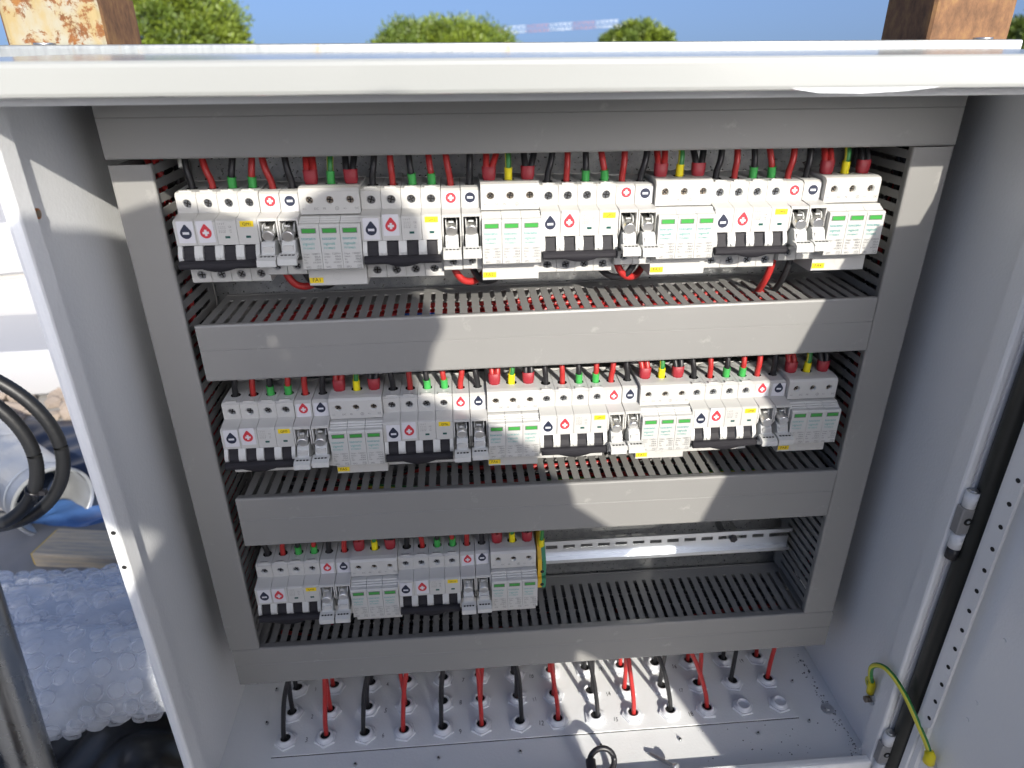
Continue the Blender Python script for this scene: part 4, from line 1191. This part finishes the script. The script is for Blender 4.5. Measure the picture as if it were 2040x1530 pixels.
# ================================================================== CLUTTER LEFT OF THE CABINET
# coil of two black corrugated conduits with a cable tie
cc = Vector((-0.715, 0.24, 0.372))
e = empty('conduit_coil', (cc.x, cc.y, 0.15), 'two black conduits coiled in a hanging loop left of the cabinet', 'conduit')
CM = Matrix.Translation((-cc.x, -cc.y, -0.15))
ax, az = rt.copy(), Vector((0, 0, 1)); ax.z = 0; ax.normalize()
def loop(ra, rb, off, th, ph0, ox):
    pts = []
    for k in range(73):
        t = R(k*5)
        pts.append(cc+ax*(ox-.036+ra*math.cos(t))+az*(rb*math.sin(t)-.004*math.cos(t))+Vector((0, off+.006*math.sin(t*2+ph0), 0)))
    return pts
def ringed(pts, r):
    out = []; rr = []
    for i in range(len(pts)-1):
        for k in range(4):
            out.append(pts[i].lerp(pts[i+1], k/4)); rr.append(r*(1.0 if k % 2 else .955))
    return out, rr
for (ra, rb, off, ox) in ((.150, .136, .016, 0), (.124, .122, -.006, 0.001)):
    pp, rr = ringed(loop(ra, rb, off, 0, ra*9, ox), .0094)
    m = MB(); m.tube(pp, rr, 'conduit', n=12, cap=False); o = m.build('conduit', None, CM); o.parent = e
P = loop(.124, .122, -.006, 0, .124*9, .001)[72-6]; Q = loop(.124, .122, -.006, 0, .124*9, .001)[72-5]
m = MB(); m.tube([P, P+(Q-P).normalized()*.005], .0112, 'black_plastic', n=14); m.box(-.004, .004, -.004, .004, -.003, .004, 'black_plastic', M=Matrix.Translation(P+ax*.014)); o = m.build('cable_tie', None, CM); o.parent = e
m = MB(); m.tube([cc+az*.133+ax*-.03+Vector((0, .01, 0)), Vector((-.60, .20, .62)), Vector((-.50, .19, .80))], .0025, 'black_plastic', n=6); o = m.build('hanging_tie', None, CM); o.parent = e

# leaning scaffold tube
A_ = Vector((-0.580, -0.028, 0.082)); B_ = Vector((-0.602, 0.025, 0.301)); dd = (B_-A_).normalized()
foot = A_+dd*((ZG-A_.z)/dd.z)
e = empty('scaffold_tube', foot, 'scuffed grey steel tube standing at the lower left beside the bubble wrap', 'steel tube')
m = MB(); m.cyl(Vector((0, 0, 0)), dd*1.25, 0.0242, 'scaffold', n=32, cap0=False, cap1=False); m.cyl(dd*1.25, Vector((0, 0, 0)), 0.021, 'scaffold', n=32, cap0=False, cap1=False)
m.build('tube', e)
m = MB(); m.box(-.06, .06, -.06, .06, .0002, .006, 'scaffold', c=.001); m.build('foot_plate', e)

# bubble wrapped bundle: three padded rolls lying side by side
def bubble_roll(c, L, rr, axis, seed, par, M):
    rn = random.Random(seed)
    ax_ = Vector(axis).normalized(); side_ = Vector((0, 0, 1)).cross(ax_).normalized(); up_ = ax_.cross(side_)
    c = Vector(c)
    def surf(s, t):
        k = rr*(1+.13*math.sin(s*17+seed+1.5*math.sin(t*2))+.07*math.sin(t*3+s*13)+.03*math.sin(s*61+t*5))
        return c+ax_*s+side_*(k*1.25*math.cos(t))+up_*(k*math.sin(t))
    m = MB(); NS, NT = 40, 24
    vs = [surf(-L/2+L*i/NS, 2*math.pi*j/NT) for i in range(NS+1) for j in range(NT)]
    m.add(vs, [(i*NT+j, i*NT+(j+1) % NT, (i+1)*NT+(j+1) % NT, (i+1)*NT+j) for i in range(NS) for j in range(NT)]+[tuple(range(NT)), tuple(range(NS*NT, (NS+1)*NT))], 'bubble_sheet', True)
    o = m.build('film_roll', None, M); o.parent = par
    m = MB()
    rb = 0.0125; step = 0.0285; row = 0; t = R(-50)
    while t < R(230):
        s = -L/2+(step/2 if row % 2 else 0)
        while s < L/2:
            if rn.random() < .08: s += step; continue
            tt = t+rn.uniform(-.06, .06); ss = s+rn.uniform(-.004, .004)
            p = surf(ss, tt); nrm = (p-(c+ax_*ss)).normalized(); t1 = ax_; t2 = nrm.cross(t1).normalized()
            h = rb*rn.uniform(.3, .85); r_ = rb*rn.uniform(.85, 1.12); tilt = Vector((rn.uniform(-.3, .3), rn.uniform(-.3, .3), 0))*rb
            rings = []
            for (q, z) in ((1.0, -.1), (1.0, .35), (.86, .75), (.5, .98)):
                for k in range(10):
                    a = 2*math.pi*k/10; w = 1+rn.uniform(-.05, .05)
                    rings.append(p+t1*(math.cos(a)*r_*q*w+tilt.x*z)+t2*(math.sin(a)*r_*q*w+tilt.y*z)+nrm*(h*z+rn.uniform(-.0006, .0006)))
            rings.append(p+nrm*h*rn.uniform(.85, 1.05)+t1*tilt.x)
            f = [(j*10+k, j*10+(k+1) % 10, (j+1)*10+(k+1) % 10, (j+1)*10+k) for j in range(3) for k in range(10)]+[(30+k, 30+(k+1) % 10, 40) for k in range(10)]
            m.add(rings, f, 'bubble_clear', True)
            s += step
        t += step/rr*.86/1.12; row += 1
    o = m.build('bubbles', None, M); o.parent = par; tag(o, kind='stuff')
e = empty('bubble_wrap_bundle', (-0.66, 0.20, ZG), 'crumpled bundle of clear bubble wrap left of the cabinet', 'bubble wrap')
BM = Matrix.Translation((0.66, -0.20, -ZG))
bubble_roll((-0.62, 0.143, 0.040), 0.56, 0.064, (1, .10, .02), 1, e, BM)
bubble_roll((-0.68, 0.235, 0.022), 0.66, 0.074, (1, .10, .03), 2, e, BM)
bubble_roll((-0.74, 0.350, -0.040), 0.80, 0.075, (1, .12, .03), 3, e, BM)

def sheet(name, x0, x1, y0, y1, z, amp, m_, label, cat, seed, n=28, freq=9, thick=.004, rot=0):
    rn = random.Random(seed); cx, cy = (x0+x1)/2, (y0+y1)/2
    ph = [rn.uniform(0, 6) for _ in range(8)]
    def h(x, y): return amp*(math.sin(x*freq+ph[0]+2*math.sin(y*freq*.6+ph[1]))+.6*math.sin(y*freq*1.7+ph[2]+1.5*math.sin(x*freq*.8+ph[3]))+.4*math.sin((x+y)*freq*3.1+ph[4])+.25*math.sin((x-y*1.3)*freq*6+ph[5]))
    vs = []
    for side_ in (1, 0):
        for i in range(n+1):
            for j in range(n+1):
                u_, v_ = i/n, j/n
                ed = min(1, 6*min(u_, 1-u_, v_, 1-v_))
                x = x0+(x1-x0)*u_+.02*math.sin(v_*9+ph[6]); y = y0+(y1-y0)*v_+.02*math.sin(u_*8+ph[7])
                vs.append((x-cx, y-cy, (max(0.0, h(x, y)+amp*1.6)*ed+thick)*side_+.001))
    N = n+1; K = N*N
    fs = [(i*N+j, (i+1)*N+j, (i+1)*N+j+1, i*N+j+1) for i in range(n) for j in range(n)]
    fs += [tuple(k+K for k in f[::-1]) for f in fs]
    bd = [(i, 0) for i in range(n)]+[(n, j) for j in range(n)]+[(i, n) for i in range(n, 0, -1)]+[(0, j) for j in range(n, 0, -1)]
    id_ = [i*N+j for i, j in bd]
    fs += [(id_[k], id_[k]+K, id_[(k+1) % len(id_)]+K, id_[(k+1) % len(id_)]) for k in range(len(id_))]
    m = MB(); m.add(vs, fs, m_, True); o = m.build(name); o.location = (cx, cy, z); o.rotation_euler = (0, 0, rot)
    return tag(o, label, cat)
sheet('plastic_bag', -0.98, -0.365, -0.24, 0.44, ZG, .030, 'black_bag', 'crumpled black plastic bag under and in front of the bubble wrap', 'plastic bag', 5, n=60, freq=11, thick=.17)
sheet('ground_cloth', -2.1, -0.72, 0.45, 1.06, ZG+.001, .010, 'grey_sheet', 'wrinkled grey ground cloth under the timber plank', 'ground cloth', 6, n=40, freq=6)
sheet('tarpaulin', -1.9, -0.75, 1.12, 1.62, ZG+.001, .022, 'navy_sheet', 'dark navy tarpaulin lying behind the metal pipe', 'tarpaulin', 8, n=34, freq=5)
sheet('plastic_sheet', -1.22, -0.95, 0.96, 1.07, ZG+.012, .008, 'blue_sheet', 'bright blue plastic sheet below the metal pipe', 'plastic sheet', 9, n=20, freq=7)
# timber plank
e = empty('timber_plank', (-0.80, 0.80, ZG+.020), 'weathered timber plank with a yellow cut end on the ground', 'plank', rot=(0.0, 0.0, R(-9)))
m = MB(); m.box(-.30, .34, -.052, .052, 0, .042, 'wood', c=.004); m.build('board', e)
m = MB(); m.box(-.3035, -.3003, -.047, .047, .004, .038, 'terminal_yellow'); m.build('cut_end', e)
# galvanised pipe, open end towards the cabinet
pc = Vector((-1.125, 0.970, -0.207)); pd = Vector((0.72, -0.66, 0.02)).normalized()
e = empty('metal_pipe', (pc.x, pc.y, ZG+.02), 'wide galvanised metal pipe lying with its open end facing right', 'pipe')
PM = Matrix.Translation((-pc.x, -pc.y, -ZG-.02))
m = MB(); m.cyl(pc-pd*1.3, pc, .091, 'pipe_galv', n=48, cap0=False, cap1=False); m.cyl(pc, pc-pd*1.3, .088, 'pipe_galv', n=48, cap0=False, cap1=False)
a1 = pd.orthogonal().normalized(); a2 = pd.cross(a1)
rg = [[pc+(a1*math.cos(R(7.5*k))+a2*math.sin(R(7.5*k)))*q for k in range(48)] for q in (.091, .0985)]
m.add(rg[0]+rg[1], [(k, (k+1) % 48, (k+1) % 48+48, k+48) for k in range(48)], 'pipe_galv'); o = m.build('shell', None, PM); o.parent = e
for s_ in (.06, .32, .6):
    m = MB(); m.cyl(pc-pd*s_, pc-pd*(s_+.006), .0922, 'pipe_galv', n=48, cap0=False, cap1=False); o = m.build('seam', None, PM); o.parent = e
# white boards and wrapped panel stacks farther back
def slab(loc, size, rz, label, tilt=0, seams=3):
    e = empty('panel_stack', loc, label, 'panel stack', 'white panel stacks left of the cabinet', rot=(tilt, 0, R(rz)))
    w, d, h = size; k = h/seams
    for i in range(seams):
        m = MB(); m.box(-w/2, w/2, -d/2+.01*(i % 2), d/2, i*k+.010, (i+1)*k-.010, 'white_panel', c=.012); m.build('panel', e)
        if i: m = MB(); m.box(-w/2+.02, w/2-.02, -d/2+.03, d/2-.02, i*k-.0098, i*k+.0098, 'grey_seam'); m.build('spacer', e)
    return e
slab((-2.10, 1.98, ZG), (2.2, .44, .20), 4, 'long bright white board pack on the ground nearest the metal pipe', seams=1)
slab((-2.75, 2.75, ZG), (2.4, .8, .50), 16, 'lower stack of white panels behind the long board pack', seams=2)
slab((-3.3, 3.75, ZG), (2.6, .9, .95), 20, 'taller stack of white panels farthest left', seams=3)
# rubble
m = MB(); rn = random.Random(12)
for k in range(90):
    c = Vector((rn.uniform(-2.0, -1.0), rn.uniform(1.62, 1.80), ZG)); s_ = rn.uniform(.012, .05)
    bm = bmesh.new(); bmesh.ops.create_icosphere(bm, subdivisions=1, radius=s_)
    m.add([(v.co.x*rn.uniform(.7, 1.3)+c.x, v.co.y*rn.uniform(.7, 1.3)+c.y, v.co.z*rn.uniform(.5, .9)+c.z+s_*.4) for v in bm.verts], [tuple(v.index for v in f.verts) for f in bm.faces], 'stone'); bm.free()
tag(m.build('rubble'), 'broken stones and rubble on the ground left of the cabinet', 'rubble', None, 'stuff')

# ================================================================== PERSON TAKING THE PICTURE (behind the camera; casts the shadow)
def person():
    J = [((.175, -1.07, .48), .27, .27), ((.175, -1.07, .66), .275, .275), ((.175, -1.07, .82), .27, .27), ((.18, -1.05, .945), .15, .13), ((.195, -1.04, 1.050), .062, .062), ((.197, -1.03, 1.095), .060, .062),
         ((.197, -1.02, 1.14), .066, .080), ((.197, -1.02, 1.20), .068, .085), ((.197, -1.03, 1.248), .050, .06),
         # right arm (+x): shoulder, elbow, wrist, palm
         ((.350, -1.05, .915), .072, .072), ((.442, -1.03, .795), .070, .070), ((.562, -1.00, .695), .074, .074), ((.31, -.80, .780), .050, .050), ((.105, -.675, .845), .034, .034), ((.070, -.655, .865), .032, .020),
         # left arm (-x), raised to shade the screen
         ((.06, -1.04, 1.03), .115, .115), ((-.02, -1.0, 1.085), .122, .122), ((-.051, -.95, 1.140), .098, .098), ((-.030, -.82, 1.080), .098, .098), ((-.01, -.73, 1.042), .075, .075), ((.03, -.71, 1.034), .062, .03),
         # legs
         ((.10, -1.06, .40), .125, .125), ((.08, -1.03, .08), .085, .085), ((.07, -1.06, -.21), .055, .055), ((.07, -.98, -.265), .042, .032), ((.07, -.92, -.268), .035, .030),
         ((.28, -1.06, .40), .125, .125), ((.30, -1.03, .08), .085, .085), ((.31, -1.06, -.21), .055, .055), ((.31, -.98, -.265), .042, .032), ((.31, -.92, -.268), .035, .030)]
    E = [(0, 1), (1, 2), (2, 3), (3, 4), (4, 5), (5, 6), (6, 7), (7, 8), (3, 9), (9, 10), (10, 11), (11, 12), (12, 13), (13, 14), (3, 15), (15, 16), (16, 17), (17, 18), (18, 19), (19, 20),
         (0, 21), (21, 22), (22, 23), (23, 24), (24, 25), (0, 26), (26, 27), (27, 28), (28, 29), (29, 30)]
    # fingers: right hand round the phone's end, left hand flat
    for i in range(4):
        b0 = len(J); z = .895-.017*i
        J += [((.050, -.652, z), .0090, .0090), ((.030, -.6545, z), .0085, .0085), ((.010, -.6560, z), .0080, .0080)]; E += [(14, b0), (b0, b0+1), (b0+1, b0+2)]
    b0 = len(J); J += [((.060, -.675, .850), .0105, .0105), ((.035, -.690, .842), .0095, .0095)]; E += [(14, b0), (b0, b0+1)]
    for i in range(4):
        b0 = len(J); y = -.735+.018*i; L = (.07, .082, .078, .062)[i]
        J += [((.045, y, 1.048), .0095, .0095), ((.045+L*.5, y, 1.044), .0088, .0088), ((.045+L, y, 1.036), .0078, .0078)]; E += [(20, b0), (b0, b0+1), (b0+1, b0+2)]
    b0 = len(J); J += [((.015, -.755, 1.045), .0105, .0105), ((.040, -.775, 1.040), .009, .009)]; E += [(20, b0), (b0, b0+1)]
    base = Vector((.19, -1.03, ZG))
    me = bpy.data.meshes.new('person'); me.from_pydata([Vector(j[0])-base for j in J], E, [])
    o = bpy.data.objects.new('person', me); col.objects.link(o)
    md = o.modifiers.new('skin', 'SKIN'); md.use_smooth_shade = True
    for i, j in enumerate(J):
        me.skin_vertices[0].data[i].radius = (j[1], j[2])
    me.skin_vertices[0].data[0].use_root = True
    o.modifiers.new('sub', 'SUBSURF').levels = 2
    dg = bpy.context.evaluated_depsgraph_get(); dg.update()
    m2 = bpy.data.meshes.new_from_object(o.evaluated_get(dg))
    bpy.data.objects.remove(o)
    for k in ('skin', 'jacket', 'trousers'): m2.materials.append(MATS[k])
    for p in m2.polygons:
        c = p.center+base
        hand = (c-Vector((.05, -.66, .866))).length < .075 or (c-Vector((.05, -.72, 1.045))).length < .075
        p.material_index = 0 if (c.z > 1.07 and math.hypot(c.x-.197, c.y+1.02) < .098) or hand else (2 if c.z < .48 else 1)
        p.use_smooth = True
    root = empty('person', base, 'person in a dark jacket holding up a phone in front of the cabinet', 'person')
    b_ = bpy.data.objects.new('body', m2); col.objects.link(b_); b_.parent = root
    # hair
    m = MB(); vs = []; n = 16
    for i in range(7):
        ph = R(90-15*i)
        for k in range(n):
            t = 2*math.pi*k/n
            vs.append((.007+.072*math.cos(ph)*math.cos(t), -.004+.092*math.cos(ph)*math.sin(t)-(.012 if i > 4 else 0), 1.508+.083*math.sin(ph)))
    m.add(vs, [(i*n+k, i*n+(k+1) % n, (i+1)*n+(k+1) % n, (i+1)*n+k) for i in range(6) for k in range(n) if not (i > 3 and math.sin(2*math.pi*(k+.5)/n) > .2)], 'hair', True)
    m.build('hair', root)
    # face: eyes, nose, mouth, ears
    m = MB()
    for s in (-1, 1):
        m.cyl((.007+s*.030, .076, 1.450), (.007+s*.030, .082, 1.450), .010, 'hair', n=10); m.cyl((.007+s*.060, .0, 1.46), (.007+s*.072, -.01, 1.46), .017, 'skin', n=10)
    m.cyl((.007, .082, 1.440), (.007, .106, 1.415), .009, 'skin', r1=.013, n=10); m.box(-.015, .029, .078, .088, 1.380, 1.388, 'ink_red')
    m.build('face', root)
person()
# unseen cardboard boxes, added only to shade the bubble wrap
mat('cardboard', (0.32, 0.22, 0.13), 0.8, var=0.08, vscale=8)
e = empty('added_shade_boxes', (-.38, -1.36, ZG), 'added stack of brown cardboard boxes out of view, shading the bubble wrap', 'boxes')
for k, (w, h0, h1, rz) in enumerate(((.34, 0, .42, .06), (.33, .421, .84, -.04), (.31, .841, 1.14, .1))):
    m = MB(); m.box(-w, w, -.22, .22, h0, h1, 'cardboard', c=.003, M=Matrix.Rotation(rz, 4, 'Z')); o = m.build('box', e)
e = empty('phone', (-.0319, -.6450, .868), 'dark phone held level in front of the cabinet', 'phone')
PMx = Matrix((( rt.x, up.x, -fw.x), (rt.y, up.y, -fw.y), (rt.z, up.z, -fw.z))).to_4x4()
m = MB(); m.box(-.118, .042, -.045, .030, .006, .014, 'phone', c=.002, M=PMx); m.build('case', e)
